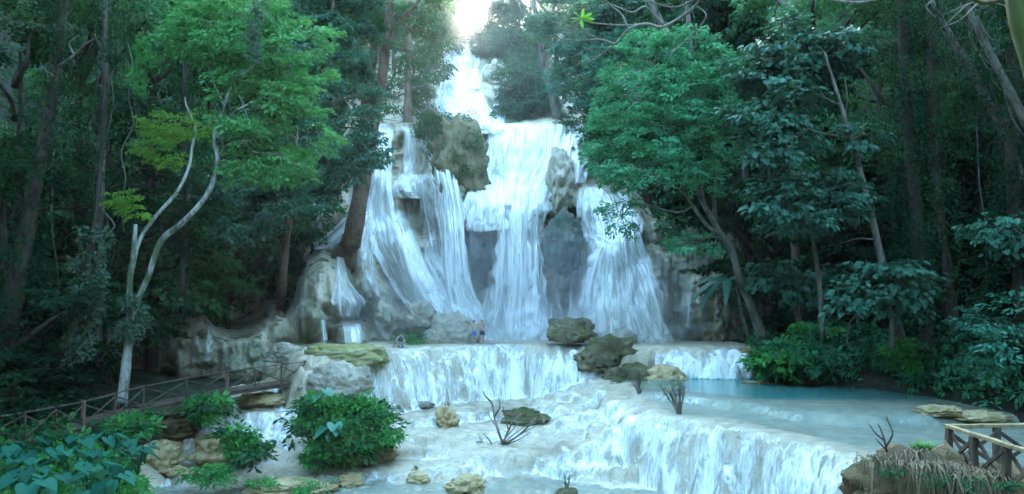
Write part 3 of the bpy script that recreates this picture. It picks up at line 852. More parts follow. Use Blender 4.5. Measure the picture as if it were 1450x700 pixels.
# --- evergreen with tiers of hanging leaves left of the falls
ev = [pxblob(*b) for b in [(480, 30, 52, 46, 34), (470, 85, 51, 48, 30), (488, 135, 50.5, 44, 28), (470, 185, 50, 50, 26), (498, 220, 49.5, 38, 22), (460, 232, 49, 44, 22), (425, 262, 48.5, 44, 20),
                           (380, 275, 48, 46, 22), (404, 298, 47.5, 36, 14), (340, 285, 48, 40, 22), (300, 300, 48, 34, 26), (430, 40, 53, 40, 40), (510, 175, 51, 22, 26), (512, 240, 49.5, 24, 12), (330, 318, 47.5, 34, 14), (500, -20, 52, 50, 30), (420, -25, 52, 50, 30), (524, 205, 50, 14, 16)]]
tree('evergreen_tree', 'dense evergreen with hanging tiers of blue green leaves beside the left fall', 'tree',
     [[pxpath([(396, 452, float(rock_depth(396, 452)) + .8), (398, 440, float(rock_depth(398, 440)) + .1), (400, 400, 51), (405, 340, 50.5), (412, 280, 50.5), (430, 200, 50.5), (455, 110, 50.5), (470, 20, 50.5), (476, -40, 50.5)]), [.46, .38, .30, .28, .26, .24, .2, .14, .08]]], ev, 'leaf_ever', 'bark_brown', 'droop', 1.0, sub=11, per=10, gap=.45)

# --- two tall trunks standing in the left fall
rdp = lambda x, y, k=0.0: (x, y, float(rock_depth(x, y)) + k)
tw = [[pxpath([rdp(482, 376, 1.2), rdp(489, 362, .25), rdp(494, 350, -.1), (500, 330, 56), (512, 270, 56.5), (522, 215, 57), (534, 150, 57), (545, 80, 57), (552, 10, 57), (554, -60, 57)]), [1.15, .98, .86, .76, .58, .46, .42, .40, .36, .28]],
      [pxpath([(498, 350, 56), (504, 300, 56.5), (512, 220, 57.5), (520, 130, 58), (530, 75, 58), (526, 30, 58), (516, -50, 58)]), [.6, .45, .38, .36, .34, .3, .22]],
      [pxpath([(549, 60, 57), (566, 30, 57), (590, 5, 57), (610, -30, 57)]), [.2, .16, .12, .08]]]
tb_ = [pxblob(*b) for b in [(560, 15, 56, 44, 26), (596, 20, 57, 34, 26), (528, 12, 56, 34, 22), (612, 52, 58, 24, 22), (580, -20, 57, 60, 24), (588, 75, 58, 22, 18), (540, 45, 56, 26, 18), (500, 10, 56, 30, 26), (622, 12, 60, 20, 18)]]
tree('twin_trunk_tree', 'tall tree with two brown trunks rooted in the left fall', 'tree', tw, tb_, 'leaf_mid', 'bark_brown', 'mid', .75, gap=.36)

# --- slim trees along the brink and by the upper cascade
tree('slim_tree', 'slender brown trunk standing on the brink of the left fall', 'tree', [[pxpath([(577, 182, 69), (578, 120, 69.5), (580, 60, 70), (578, 0, 70)]), [.55, .28, .24, .18]]],
     [pxblob(*b) for b in [(584, 60, 70, 34, 22), (604, 95, 71, 22, 22), (560, 90, 70, 20, 22), (590, 120, 70, 22, 18), (562, 135, 70, 18, 22), (600, 10, 70, 30, 26)]], 'leaf_mid', 'bark_brown', 'mid', .8)
tree('slim_tree', 'thin leaning tree just left of the uppermost cascade', 'tree', [[pxpath([(606, 176, 75), (608, 130, 77), (614, 80, 79), (626, 20, 80)]), [.3, .22, .18, .12]]],
     [pxblob(*b) for b in [(608, 62, 79, 24, 26), (622, 95, 80, 14, 18), (600, 120, 78, 20, 24), (598, 150, 76, 18, 22), (618, 24, 80, 20, 22), (636, 14, 82, 14, 16), (640, 40, 82, 8, 10), (630, -6, 82, 20, 14)]], 'leaf_mid', 'bark_grey', 'mid', .9)

# --- right of the upper cascade
tree('pale_trunk_tree', 'tree with a pale leaning trunk and dark hanging foliage right of the upper cascade', 'tree',
     [[pxpath([(790, 172, 72), (782, 130, 72.5), (770, 85, 73), (762, 40, 73.5), (752, -20, 74)]), [.5, .42, .36, .3, .2]], [pxpath([(764, 55, 73), (740, 20, 73), (724, -20, 73)]), [.2, .15, .1]]],
     [pxblob(*b) for b in [(800, 40, 68, 44, 26), (838, 70, 66, 40, 30), (868, 40, 66, 40, 30), (820, 110, 67, 40, 22), (866, 110, 65, 36, 26), (780, 15, 70, 40, 24), (845, 140, 66, 36, 18), (890, 80, 65, 30, 30), (850, 5, 66, 50, 24), (892, 10, 66, 40, 30)]],
     'leaf_ever', 'bark_grey', 'droop', .8, gap=.42)
for (lab, bl_, lf) in [
    ('rounded grey green bush capping the rock between upper cascade and pale trunk', [(742, 150, 78, 36, 30), (730, 120, 80, 24, 24), (760, 128, 78, 24, 26), (724, 168, 76, 22, 14), (770, 160, 76, 24, 16)], 'leaf_grey'),
    ('tall pale bush right above the uppermost cascade under the bright gap', [(700, 62, 96, 26, 22), (722, 80, 92, 26, 26), (744, 50, 92, 30, 30), (714, 26, 98, 20, 22), (724, 0, 98, 24, 20), (740, 95, 88, 22, 18), (690, 80, 98, 14, 14)], 'leaf_grey'),
    ('dark shrubs on the crest just above the uppermost cascade', [(632, 44, 103, 14, 12), (652, 47, 103, 12, 7), (672, 44, 103, 12, 8), (690, 36, 103, 14, 12), (706, 22, 103, 14, 18), (626, 24, 102, 14, 18), (620, 4, 102, 14, 14), (716, 2, 103, 14, 16), (700, 50, 102, 12, 10)], 'leaf_mid'),
    ('olive shrubs on the slope right of the broadest fall', [(842, 192, 66, 26, 24), (862, 168, 67, 26, 22), (838, 222, 65, 14, 18), (868, 205, 64, 22, 26), (826, 170, 68, 18, 14)], 'leaf_mid')]:
    b0 = [pxblob(*b) for b in bl_]; c0 = np.mean([b[0] for b in b0], 0); bs = np.array([c0[0], c0[1] + .5, min(b[0][2] - b[1][2] for b in b0)])
    tree('shrub', lab, 'shrub', [[[bs, bs * .5 + c0 * .5, c0], [.12, .1, .06]]], b0, lf, 'twig', 'mid', 1.6, sub=12, gap=.5)
b0 = [pxblob(*b) for b in [(618, 176, 64, 24, 12), (640, 182, 63, 30, 14), (606, 192, 64, 14, 14), (632, 200, 62.5, 24, 14), (660, 190, 63, 20, 10), (645, 212, 59.5, 20, 12), (668, 205, 59, 12, 12), (618, 205, 61, 16, 16), (606, 188, 62.5, 16, 14), (636, 232, 59, 18, 12), (660, 236, 58.8, 12, 10), (650, 190, 60.5, 20, 12), (622, 168, 64, 20, 10)]]
tree('shrub', 'green shrubs and grass capping the hanging rock between the two main falls', 'shrub', [[[P(640, 205, 63.5), P(640, 190, 63.5), P(638, 175, 63.5)], [.1, .08, .04]]], b0, 'leaf_mid', 'twig', 'round', 1.5, sub=12, gap=.42)

# --- the fresh green tree leaning out right of the falls
rt = [[pxpath([(1080, 480, 46), (1066, 440, 46), (1050, 400, 45.6), (1036, 355, 45.2), (1020, 330, 45), (1006, 305, 44.8), (994, 285, 44.6), (984, 250, 44.4)]), [.34, .28, .25, .22, .2, .17, .14, .08]],
      [pxpath([(1022, 332, 45), (1004, 322, 44.6), (985, 298, 44), (966, 270, 43.6), (945, 262, 43.4)]), [.15, .13, .11, .09, .05]],
      [pxpath([(1012, 315, 45), (1012, 280, 45.4), (1016, 240, 45.8), (1018, 205, 46)]), [.15, .12, .09, .06]],
      [pxpath([(1000, 300, 44.7), (992, 262, 44.2), (978, 225, 44), (974, 200, 44)]), [.1, .09, .07, .04]]]
rb = [pxblob(*b) for b in [(925, 85, 46, 44, 32), (980, 78, 46.5, 48, 34), (1015, 108, 46.5, 40, 32), (905, 130, 45, 44, 34), (960, 132, 44.5, 48, 32), (885, 185, 44, 42, 32), (935, 185, 43.5, 46, 30), (990, 165, 44.5, 46, 34),
                           (868, 228, 43.5, 34, 26), (910, 235, 43, 42, 26), (950, 240, 43, 36, 24), (1000, 205, 44.5, 40, 26), (1000, 255, 44, 24, 16), (1030, 150, 46, 30, 30), (880, 303, 48, 16, 22), (985, 345, 44.5, 26, 10)]]
tree('leaning_tree', 'slanting grey tree with a wide fresh green crown overhanging the right hand fall', 'tree', rt, rb, 'leaf_teal', 'bark_grey', 'fine', 1.7, sub=15, per=11, gap=.30, limb_r=.09, twigs=6)

# --- slender grey tree with big leaves further right
st_ = [[pxpath([(1278, 486, 38), (1268, 445, 38), (1252, 385, 38), (1240, 330, 38), (1228, 280, 38), (1212, 220, 38), (1196, 165, 38), (1180, 115, 38), (1168, 75, 38)]), [.24, .22, .2, .18, .16, .14, .12, .09, .05]],
       [pxpath([(1188, 148, 38), (1166, 138, 37.6), (1150, 130, 37.4)]), [.05, .04, .02]], [pxpath([(1196, 165, 38), (1200, 140, 38), (1196, 110, 38)]), [.04, .03, .02]],
       [pxpath([(1206, 196, 38), (1180, 192, 37.5), (1150, 185, 37), (1140, 178, 37)]), [.06, .05, .04, .02]], [pxpath([(1240, 340, 38), (1215, 338, 37.6), (1190, 345, 37.2)]), [.05, .04, .02]]]
sb = [pxblob(*b) for b in [(1095, 125, 39, 36, 22), (1130, 150, 38, 34, 20), (1080, 170, 38.5, 36, 22), (1115, 195, 37.5, 40, 20), (1075, 215, 38, 26, 14), (1120, 100, 39, 40, 22), (1220, 190, 38, 22, 12), (1150, 75, 39.5, 40, 22), (1200, 62, 39, 34, 24), (1070, 95, 40, 26, 24), (1100, 60, 40, 36, 24)]]
tree('slender_tree', 'slender straight grey tree leaning over large shingled leaves on the right bank', 'tree', st_, sb, 'leaf_broad', 'bark_grey', 'broad', 1.5, sub=12, per=10, gap=.4, limb_r=.04)
for lab, stem, bl_ in [
    ('broad leaved sapling with layered pale green leaves behind the slender grey tree', [(1165, 480, 41), (1160, 400, 40), (1150, 330, 39), (1145, 290, 38.5)], [(1145, 262, 38, 42, 18), (1100, 285, 37.5, 40, 18), (1175, 295, 38, 36, 18), (1130, 318, 37.5, 40, 16), (1195, 270, 38.5, 28, 14), (1165, 245, 38.5, 28, 10)]),
    ('small tree with bluish broad leaves crossing the foot of the slender trunk', [(1262, 492, 36.5), (1264, 450, 36.3), (1262, 410, 36), (1256, 385, 36)], [(1262, 382, 35.5, 32, 14), (1235, 405, 35.5, 34, 14), (1285, 400, 35.5, 26, 14), (1218, 430, 35.5, 20, 10), (1270, 425, 35.5, 26, 12), (1240, 380, 35.8, 22, 8)]),
    ('leafy low tree hanging over dark roots between banana plant and slender tree', [(1135, 490, 46), (1135, 455, 45.5), (1130, 420, 45)], [(1100, 405, 44, 26, 12), (1125, 392, 44, 34, 16), (1145, 415, 44, 22, 10), (1090, 385, 44.5, 22, 10), (1150, 385, 45, 26, 14)])]:
    tree('broadleaf_tree', lab, 'tree', [[pxpath(stem), list(np.linspace(.16, .05, len(stem)))]], [pxblob(*b) for b in bl_], 'leaf_broad', 'bark_grey', 'broad', 1.5, sub=12, per=10, gap=.42, limb_r=.035)


# --- banana-like plant
def paddle(lv_mb, a, dirv, L, W, droop, tilt):
    a = np.asarray(a, float); dirv = unit(np.asarray(dirv, float)); n = 12
    side = unit(np.cross(dirv, np.array([0, 0, 1.]))); side = side * math.cos(tilt) + np.array([0, 0, 1.]) * math.sin(tilt)
    mid = []; V_ = []; F_ = []
    for i in range(n + 1):
        t = i / n
        mid.append(a + dirv * L * t + np.array([0, 0, 1.]) * (L * .25 * t - droop * L * t * t))
    for i in range(n + 1):
        t = i / n; wd = W * (math.sin(math.pi * min(1, t * .93 + .07)) ** .55) * (1 if t > .12 else t / .12)
        for sgn in (-1, 1):
            nick = 1 - .35 * (RNG.random() < .3)
            V_.append(mid[i] + side * sgn * wd * .5 * nick - np.array([0, 0, .16 * wd]))
        V_.append(mid[i])
    for i in range(n):
        b, c = i * 3, i * 3 + 3
        F_ += [(b, b + 2, c + 2, c), (b + 2, b + 1, c + 1, c + 2)]
    lv_mb.add(V_, np.array(F_), RNG.random())


bp = P(1032, 452, 46.5); root = empty('banana_plant', 'banana like plant with long ragged paddle leaves right of the falls', 'plant', bp)
sm = MB(); tube(sm, [bp, bp + [-.2, -.2, 1.2], bp + [-.1, -.3, 2.6]], [.2, .16, .1], 8, 4, .1); sm.build('stem', M['bark_brown'], root, True, bp, False)
lb = MB(); top = bp + [-.1, -.3, 2.6]
for ang, L, W, dr, ti in [(200, 2.9, .62, .95, .4), (215, 2.6, .6, 1.2, .5), (175, 2.4, .5, .55, .3), (150, 2.0, .5, .35, .2), (20, 2.4, .6, .5, -.3), (-15, 2.6, .6, .95, -.4), (50, 1.8, .5, .2, -.2), (-60, 1.8, .55, 1.1, .1), (250, 1.6, .5, 1.5, .3), (100, 1.6, .5, .2, 0), (-35, 2.2, .5, .5, -.4)]:
    a = math.radians(ang); lb = MB(); paddle(lb, top, (math.cos(a), math.sin(a) * .8, .1), L, W, dr, ti); lb.build('leaf', M['leaf_broad'], root, True, bp)

# --- trunks wrapped or trailing with vines
def vine_trunk(label, path, rad, leafm, bark='bark_dark', cover=1.0, spread=.5, y0=0, y1=1, style='round', name='vine_clad_tree'):
    pts = np.array(pxpath(path)); base = pts[0]; root = empty(name, label, 'tree', base)
    tb = MB(); tube(tb, pts, rad, 10, 5, .2); 
    c, r = catmull(pts, rad, 24)
    for k in range(4):                                        # loose lianas along the trunk
        q = c[::12] + RNG.normal(0, .28, c[::12].shape); tube(tb, q, .025, 5, 3)
    tb.build('trunk', M[bark], root, True, base, False)
    n = int(cover * 26 * np.linalg.norm(np.diff(pts, axis=0), axis=1).sum())
    lv = Leaves(); st = STY[style]
    i = (RNG.uniform(y0, y1, n) * (len(c) - 1)).astype(int); a = RNG.uniform(0, 2 * np.pi, n)
    thick = spread * (0.35 + 0.9 * np.clip(vnoise(c[i][:, 2] * .45, i * 0, 0, int(base[0] * 7) % 97) + .4, 0, 1.4))
    pos = c[i] + np.c_[np.cos(a), np.sin(a), 0 * a] * (r[i] + thick * RNG.random(n) ** .6)[:, None]
    lv.stamp(protos(*st[:5]), pos, a, RNG.normal(-.4, .3, n), RNG.uniform(.6, 1.1, n), RNG.random(n), st[5])
    lv.build('vine', M[leafm], root, base)
    return root


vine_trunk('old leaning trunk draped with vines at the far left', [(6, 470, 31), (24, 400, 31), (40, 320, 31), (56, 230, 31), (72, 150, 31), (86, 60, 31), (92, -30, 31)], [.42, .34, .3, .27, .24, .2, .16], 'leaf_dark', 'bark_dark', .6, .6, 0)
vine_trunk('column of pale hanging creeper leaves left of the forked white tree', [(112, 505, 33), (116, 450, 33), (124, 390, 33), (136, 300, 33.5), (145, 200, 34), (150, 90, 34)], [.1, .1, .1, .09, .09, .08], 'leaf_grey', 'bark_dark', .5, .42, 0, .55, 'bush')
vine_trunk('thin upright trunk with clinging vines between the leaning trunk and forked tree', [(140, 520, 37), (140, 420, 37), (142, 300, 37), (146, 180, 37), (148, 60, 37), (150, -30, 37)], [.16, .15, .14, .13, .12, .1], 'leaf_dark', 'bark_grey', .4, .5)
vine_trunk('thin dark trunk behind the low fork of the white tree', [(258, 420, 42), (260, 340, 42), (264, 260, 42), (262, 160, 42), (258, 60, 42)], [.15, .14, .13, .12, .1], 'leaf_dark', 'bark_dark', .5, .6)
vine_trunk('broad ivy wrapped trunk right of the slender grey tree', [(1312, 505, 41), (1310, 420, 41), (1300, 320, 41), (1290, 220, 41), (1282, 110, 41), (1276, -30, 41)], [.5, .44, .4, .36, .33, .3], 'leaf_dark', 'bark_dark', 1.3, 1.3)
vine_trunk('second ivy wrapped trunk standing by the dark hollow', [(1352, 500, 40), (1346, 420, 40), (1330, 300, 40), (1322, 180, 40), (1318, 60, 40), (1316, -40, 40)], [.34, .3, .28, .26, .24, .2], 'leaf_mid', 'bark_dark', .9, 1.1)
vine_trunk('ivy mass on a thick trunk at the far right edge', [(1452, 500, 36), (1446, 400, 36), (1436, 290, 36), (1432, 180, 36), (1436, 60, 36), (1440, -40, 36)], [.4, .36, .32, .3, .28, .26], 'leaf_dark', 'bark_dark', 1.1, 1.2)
vine_trunk('pale diagonal trunk slanting across the dark hollow at upper right', [(1470, 330, 37), (1428, 200, 37), (1400, 145, 37), (1372, 95, 37), (1350, 60, 37), (1322, 10, 37), (1300, -40, 37)], [.24, .22, .21, .2, .19, .17, .15], 'leaf_dark', 'bark_grey', .25, .3, name='slanting_tree')
vine_trunk('grey trunk slanting down to the right from the top right corner', [(1500, 260, 34), (1440, 150, 34), (1402, 75, 34), (1372, 15, 34), (1350, -40, 34)], [.2, .19, .18, .17, .15], 'leaf_dark', 'bark_grey', .3, .3, name='slanting_tree')
vine_trunk('thin bare trunk in the shade right of the banana plant', [(1060, 478, 47), (1048, 430, 47), (1040, 380, 47), (1034, 330, 47)], [.12, .11, .1, .08], 'leaf_dark', 'bark_grey', .12, .25, name='thin_tree')
vine_trunk('dark rooted trunk under the low leafy tree', [(1140, 488, 47.5), (1132, 440, 47.5), (1128, 380, 47.5), (1122, 300, 47.5)], [.42, .34, .3, .26], 'leaf_dark', 'bark_brown', .25, .5)
vine_trunk('pair of thin trunks high on the slope above the fresh green crown', [(985, 120, 56), (978, 60, 56), (972, 0, 56), (968, -40, 56)], [.2, .18, .16, .12], 'leaf_dark', 'bark_grey', .2, .5, name='thin_tree')
vine_trunk('pale slanting trunk behind the top of the fresh green crown', [(970, 95, 55), (945, 50, 55), (925, 10, 55), (905, -40, 55)], [.3, .28, .25, .2], 'leaf_dark', 'bark_grey', .15, .4, name='slanting_tree')

mt = [P(1600, 640, 16), P(1520, 300, 16), P(1462, 90, 16), P(1440, 20, 16), P(1434, -60, 16)]
root = empty('mossy_tree', 'mossy yellow green trunk cut off by the top right corner', 'tree', mt[0]); tb = MB(); tube(tb, mt, [.3, .26, .22, .2, .18], 12, 6, .15)
tube(tb, [P(1436, -10, 16), P(1400, 4, 15.6), P(1380, 0, 15.4), P(1350, -12, 15.2)], [.06, .05, .04, .03], 6, 4); tb.build('trunk', M['bark_moss'], root, True, mt[0], False)

# --- bare overhanging branches at the top
root = empty('overhanging_branch', 'bare twisting branch with one bright leaf rosette against the upper trees', 'branch', P(1010, -40, 20)); bm_ = MB()
for pth, r0 in [([(1015, -40), (985, 8), (940, 38), (915, 34), (890, 42), (872, 62), (850, 56), (815, 58), (775, 52)], .055), ([(940, 38), (915, 10), (895, 18), (862, 6), (845, 14)], .035), ([(890, 42), (880, 20), (865, 8), (850, -10)], .03),
                ([(872, 62), (850, 78), (832, 88), (812, 92)], .025), ([(985, 8), (1000, 22), (985, 45), (968, 60)], .03), ([(915, 34), (885, 36), (852, 34), (826, 30)], .03), ([(1000, -10), (960, 10), (925, 4), (880, -8)], .035), ([(850, 56), (830, 48), (806, 44), (770, 38)], .02), ([(968, 60), (950, 78), (955, 92)], .016)]:
    tube(bm_, [P(x, y, 20 - .3 * math.sin(x * .05)) for x, y in pth], list(np.linspace(r0, r0 * .35, len(pth))), 7, 4, .1)
bm_.build('branch', M['twig'], root, True, P(1010, -40, 20), False)
LEAF8 = []; c0 = P(824, 27, 19.8)
for ang, L, dz in [(0, .36, -.1), (40, .34, .3), (85, .3, .6), (130, .34, .3), (175, .36, -.15), (205, .34, -.35), (-25, .36, -.3)]:
    a = math.radians(ang); LEAF8.append(((math.cos(a), -.3, math.sin(a) * .5 + dz * .3), L, .12, .35, .5))
LEAF8.append(((-.05, -.3, -1), .34, .2, .1, .9))
M['leaf_lime'] = leaf_mat('lime_green_leaf', (0.10, 0.32, 0.04), (0.17, 0.42, 0.06), .45)
for q in LEAF8:
    lb = MB(); paddle(lb, c0, *q); lb.build('leaf', M['leaf_lime'], root, True, P(1010, -40, 20))
root = empty('overhanging_branch', 'grey branch crossing the top edge above the slender tree', 'branch', P(1290, -30, 22)); bm_ = MB()
tube(bm_, [P(1290, -30, 22), P(1240, 0, 22), P(1195, 3, 22), P(1150, -6, 22)], [.06, .05, .045, .03], 7, 5); bm_.build('branch', M['twig'], root, True, P(1290, -30, 22), False)
root = empty('overhanging_branch', 'thin pale twigs reaching in above the dark hollow', 'branch', P(1450, 20, 24)); bm_ = MB()
for pth in [[(1450, 20), (1400, 2), (1370, 6), (1335, 22)], [(1370, 6), (1355, 20), (1340, 34)], [(1385, 4), (1360, 28), (1330, 40)], [(1340, -10), (1312, 8), (1324, 24)], [(1400, 2), (1380, -12), (1350, -20)]]:
    tube(bm_, [P(x, y, 24) for x, y in pth], list(np.linspace(.035, .01, len(pth))), 6, 4)
bm_.build('branch', M['twig'], root, True, P(1450, 20, 24), False)
# pale branches reaching across the upper left
root = empty('overhanging_branch', 'pale bare limb reaching right from the old leaning trunk', 'branch', P(82, 95, 30.5)); bm_ = MB()
for pth in [[(82, 95), (105, 78), (122, 62), (140, 52)], [(105, 78), (98, 62), (112, 50)], [(78, 110), (62, 98), (56, 84)]]:
    tube(bm_, [P(x, y, 30.5) for x, y in pth], list(np.linspace(.06, .015, len(pth))), 6, 4)
bm_.build('branch', M['bark_grey'], root, True, P(82, 95, 30.5), False)

# --- hanging vines
for k, (lab, x, y0, y1, dd) in enumerate([('long thin vine hanging straight down left of the forked tree', 178, 60, 330, 36), ('leafy hanging vine with bright leaves above the yellow tufts', 200, 60, 125, 35), ('thin vine hanging left of the pale creeper column', 82, 150, 420, 34),
                                          ('thin vine hanging beside the right dark hollow', 1392, 60, 420, 38), ('looping root hanging down the brown rock right of the right hand fall', 948, 345, 478, 52.5), ('slack vine looping by the foot of the forked tree', 150, 290, 345, 34),
                                          ('aerial root hanging below the low leafy tree', 1170, 405, 485, 45), ('aerial root hanging under the bluish broad leaves', 1205, 430, 490, 40), ('pale creeper trailing down in front of the bright crown', 366, 0, 80, 33)]):
    p = [P(x + RNG.normal(0, 3) + (6 * math.sin(t * 5 + k)), y0 + (y1 - y0) * t, dd) for t in np.linspace(0, 1, 8)]
    mb = MB(); tube(mb, p, .028, 5, 4)
    root = empty('hanging_vine', lab, 'vine', p[-1]); mb.build('stem', M['twig'], root, True, p[-1], False)
    if k in (1, 8):
        lv = Leaves(); cc = np.repeat(np.array(p), 8, 0) + RNG.normal(0, .14, (64, 3)); st = STY['bush']
        lv.stamp(protos(*st[:5]), cc, RNG.uniform(0, 6.28, 64), RNG.normal(-.3, .3, 64), RNG.uniform(.5, .8, 64), RNG.random(64), True); lv.build('leaf', M['leaf_grey' if k == 8 else 'leaf_bush'], root, p[-1])


# ------------------------------------------------------------------ forest trees: one of each kind, then copies
def forest_proto(h, r, leaf, style, bark, seed, lean=0.0):
    global RNG
    RNG = np.random.default_rng(seed)
    root = empty('forest_tree', 'x', 'tree', (0, 0, 0)); tb = MB(); top = np.array([lean * h, 0, h])
    pts = [top * t + np.array([math.sin(t * 4 + seed) * .3, math.cos(t * 3 + seed) * .3, 0]) * t for t in np.linspace(0, .92, 6)]
    tube(tb, pts, list(np.linspace(.018 * h, .005 * h, 6)), 9, 5, .15)
    bl = []
    for k in range(15):
        t = RNG.uniform(.16, 1.0); a = RNG.uniform(0, 6.28); q = r * (1.15 - .75 * abs(t - .6)) * RNG.uniform(.45, .85)
        c = top * t + np.array([math.cos(a) * q, math.sin(a) * q, 0]); rr = r * RNG.uniform(.26, .40); bl.append((c, (rr, rr, rr * .62)))
        limb(tb, top * max(.15, t - .18), c, .009 * h, .02)
    tb.build('trunk', M[bark], root, True, None, False)
    lv = Leaves(); crown(lv, bl, style, 1.0, 9, 9, .42); lv.build('crown', M[leaf], root)
    return root


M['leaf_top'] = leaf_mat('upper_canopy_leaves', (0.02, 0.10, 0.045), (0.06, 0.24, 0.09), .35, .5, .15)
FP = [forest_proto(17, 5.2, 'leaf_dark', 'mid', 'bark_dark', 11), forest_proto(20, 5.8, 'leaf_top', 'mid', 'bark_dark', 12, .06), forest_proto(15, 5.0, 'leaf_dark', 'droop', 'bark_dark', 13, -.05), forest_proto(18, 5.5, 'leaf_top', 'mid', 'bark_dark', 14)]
RNG = np.random.default_rng(99)


def copy_thing(o):
    c = o.copy(); COL.objects.link(c)
    for ch in o.children:
        k = ch.copy(); COL.objects.link(k); k.parent = c
    return c


FT = [  # proto, px of the trunk, distance, crown top px, label
    (0, 20, 40, 40, 'dark tree behind the old leaning trunk at the left edge'), (1, 120, 47, -60, 'tall green tree whose top shows in the upper left corner'), (3, 215, 50, -80, 'tall mid green tree behind the forked white tree'),
    (0, 150, 44, 120, 'dark tree filling the shade behind the thin upright trunk'),
    (0, 320, 56, 110, 'dark tree over the cave left of the falls'), (1, 395, 62, -60, 'green tree rising behind the feathery bright crown'), (1, 300, 62, -90, 'tall tree behind the bright crown top'),
    (0, 10, 33, 300, 'low dark leafy tree at the left edge above the walkway'), 
    (0, 1090, 54, 130, 'dark tree behind the large shingled leaves'), (1, 1180, 52, -70, 'tall tree whose crown fills the top above the slender trunk'), (2, 1060, 56, -10, 'dark drooping tree behind the top of the fresh green crown'), (0, 1250, 48, 60, 'dark tree right behind the slender grey trunk'),
    (3, 1130, 60, -120, 'highest green tree at the top right of centre'), (2, 1400, 44, 250, 'dark drooping tree below the dark hollow'), (0, 1440, 42, 330, 'low dark tree at the right edge above the undergrowth'), (1, 1300, 56, -110, 'tall tree behind the ivy wrapped trunks'),
    (2, 1215, 50, 250, 'dark drooping tree behind the bluish broad leaves'), (3, 1010, 66, -60, 'green tree on the slope above the thin pale trunks'), (0, 930, 70, -60, 'dark tree on the slope behind the bare overhanging branch'),
    (3, 870, 84, -60, 'green hillside tree behind the pale leaning trunk'), (1, 790, 92, -70, 'tall hillside tree right of the bright gap'), (3, 540, 82, -50, 'hillside tree seen between the twin trunks'), (1, 480, 76, -60, 'hillside tree behind the evergreen top'),
    (0, 605, 100, -40, 'dark hillside tree just left of the bright gap'), (3, 750, 108, -30, 'small hillside tree at the right side of the bright gap'), (0, 1370, 58, -60, 'dark tree top behind the slanting trunks'), (0, 1450, 46, -40, 'dark tree crown in the top right corner'),
    (1, 560, 92, 10, 'hillside tree behind the slender trunk on the brink')]
seen = {}
for k, (pi, px, dd, topy, lab) in enumerate(FT):
    o = FP[pi] if pi not in seen else copy_thing(FP[pi]); seen[pi] = 1
    hh = (17, 20, 15, 18)[pi]; tz = P(px, topy, dd)[2]; x = (px - 725) * dd / 1000
    gz = max(float(hills(np.array([x]), np.array([dd]))[0]), H1(x, dd) if dd < 64 else -3) - .3
    s = float(np.clip((tz - gz) / hh, .7, 1.9)); z = max(gz, tz - hh * s * 1.05) if dd > 60 else gz
    o.location = (x, dd, min(z, gz + 1.5)); o.rotation_euler = (0, 0, k * 2.4); sx = .75 + .35 * s; o.scale = (sx, sx, s)
    o['label'] = lab; o['group'] = 'trees of the forest round the falls'

# ------------------------------------------------------------------ forest mass on the slopes
def forest_mass(name, n, xr, yr, cond, styles, mat, zmax, smin, smax, zmin=0.0):
    lv = Leaves(); x = RNG.uniform(*xr, n * 4); y = RNG.uniform(*yr, n * 4); z = hills(x, y)
    m = (np.abs(x) < .80 * y + 9) & cond(x, y, z); x, y, z = x[m][:n], y[m][:n], z[m][:n]
    hgt = RNG.random(len(x)) ** 1.4 * zmax * np.clip(.55 + 1.1 * fbm(x * .12, y * .12, 0, 91, 3), 0, 1.4) + zmin
    st = STY[styles]; pos = np.c_[x, y, z + hgt]
    head = np.arctan2(-y, -x) + RNG.normal(0, 1.0, len(x))
    lv.stamp(protos(*st[:5]), pos, head, RNG.normal(-.15, .3, len(x)), RNG.uniform(smin, smax, len(x)), np.clip(.5 + .8 * fbm(x * .2, y * .2, z * .2, 92, 2), 0, 1), st[5])
    return tag(lv.build(name, M[mat]), kind='stuff')


def off_falls(x, y, z):
    px = 725 + x / y * 1000; py = 420 - (z - EYE) / y * 1000
    lip = np.interp(px, LIPX, LIPY)
    return ((px < 150) | (px > 1095) | (py < lip - 6)) & ~((px > 600) & (px < 735) & (py > 20))


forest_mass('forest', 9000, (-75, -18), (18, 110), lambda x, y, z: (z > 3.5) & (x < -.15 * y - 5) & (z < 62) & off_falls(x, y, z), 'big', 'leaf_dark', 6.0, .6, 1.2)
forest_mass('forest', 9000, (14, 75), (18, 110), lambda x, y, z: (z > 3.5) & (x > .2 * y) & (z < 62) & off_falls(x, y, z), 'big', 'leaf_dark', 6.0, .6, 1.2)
forest_mass('forest', 6000, (-40, 45), (66, 135), lambda x, y, z: (z > 2) & off_falls(x, y, z), 'big', 'leaf_mid', 5.0, .6, 1.1)

def canopy(xr, yr, n):  # leaf layer added above the view to shade the banks and side forest
    lv = Leaves(); x = RNG.uniform(*xr, n); y = RNG.uniform(*yr, n); z = np.maximum(19, 13.5 + .43 * y) + RNG.random(n) * 9 + 2 * fbm(x * .1, y * .1, 0, 97, 2)
    keep = fbm(x * .16, y * .16, 0, 98, 3) > -.22; x, y, z = x[keep], y[keep], z[keep]
    st = STY['big']; lv.stamp(protos(*st[:5]), np.c_[x, y, z], RNG.uniform(0, 6.28, len(x)), RNG.normal(0, .3, len(x)), RNG.uniform(1.1, 2.0, len(x)), RNG.random(len(x)), False)
    return tag(lv.build('unseen_shade_canopy', M['leaf_mid']), kind='stuff')


canopy((-44, -19), (-30, 46), 2400); canopy((17.5, 44), (-30, 46), 2600); canopy((-14, 16), (-40, -12), 1000)

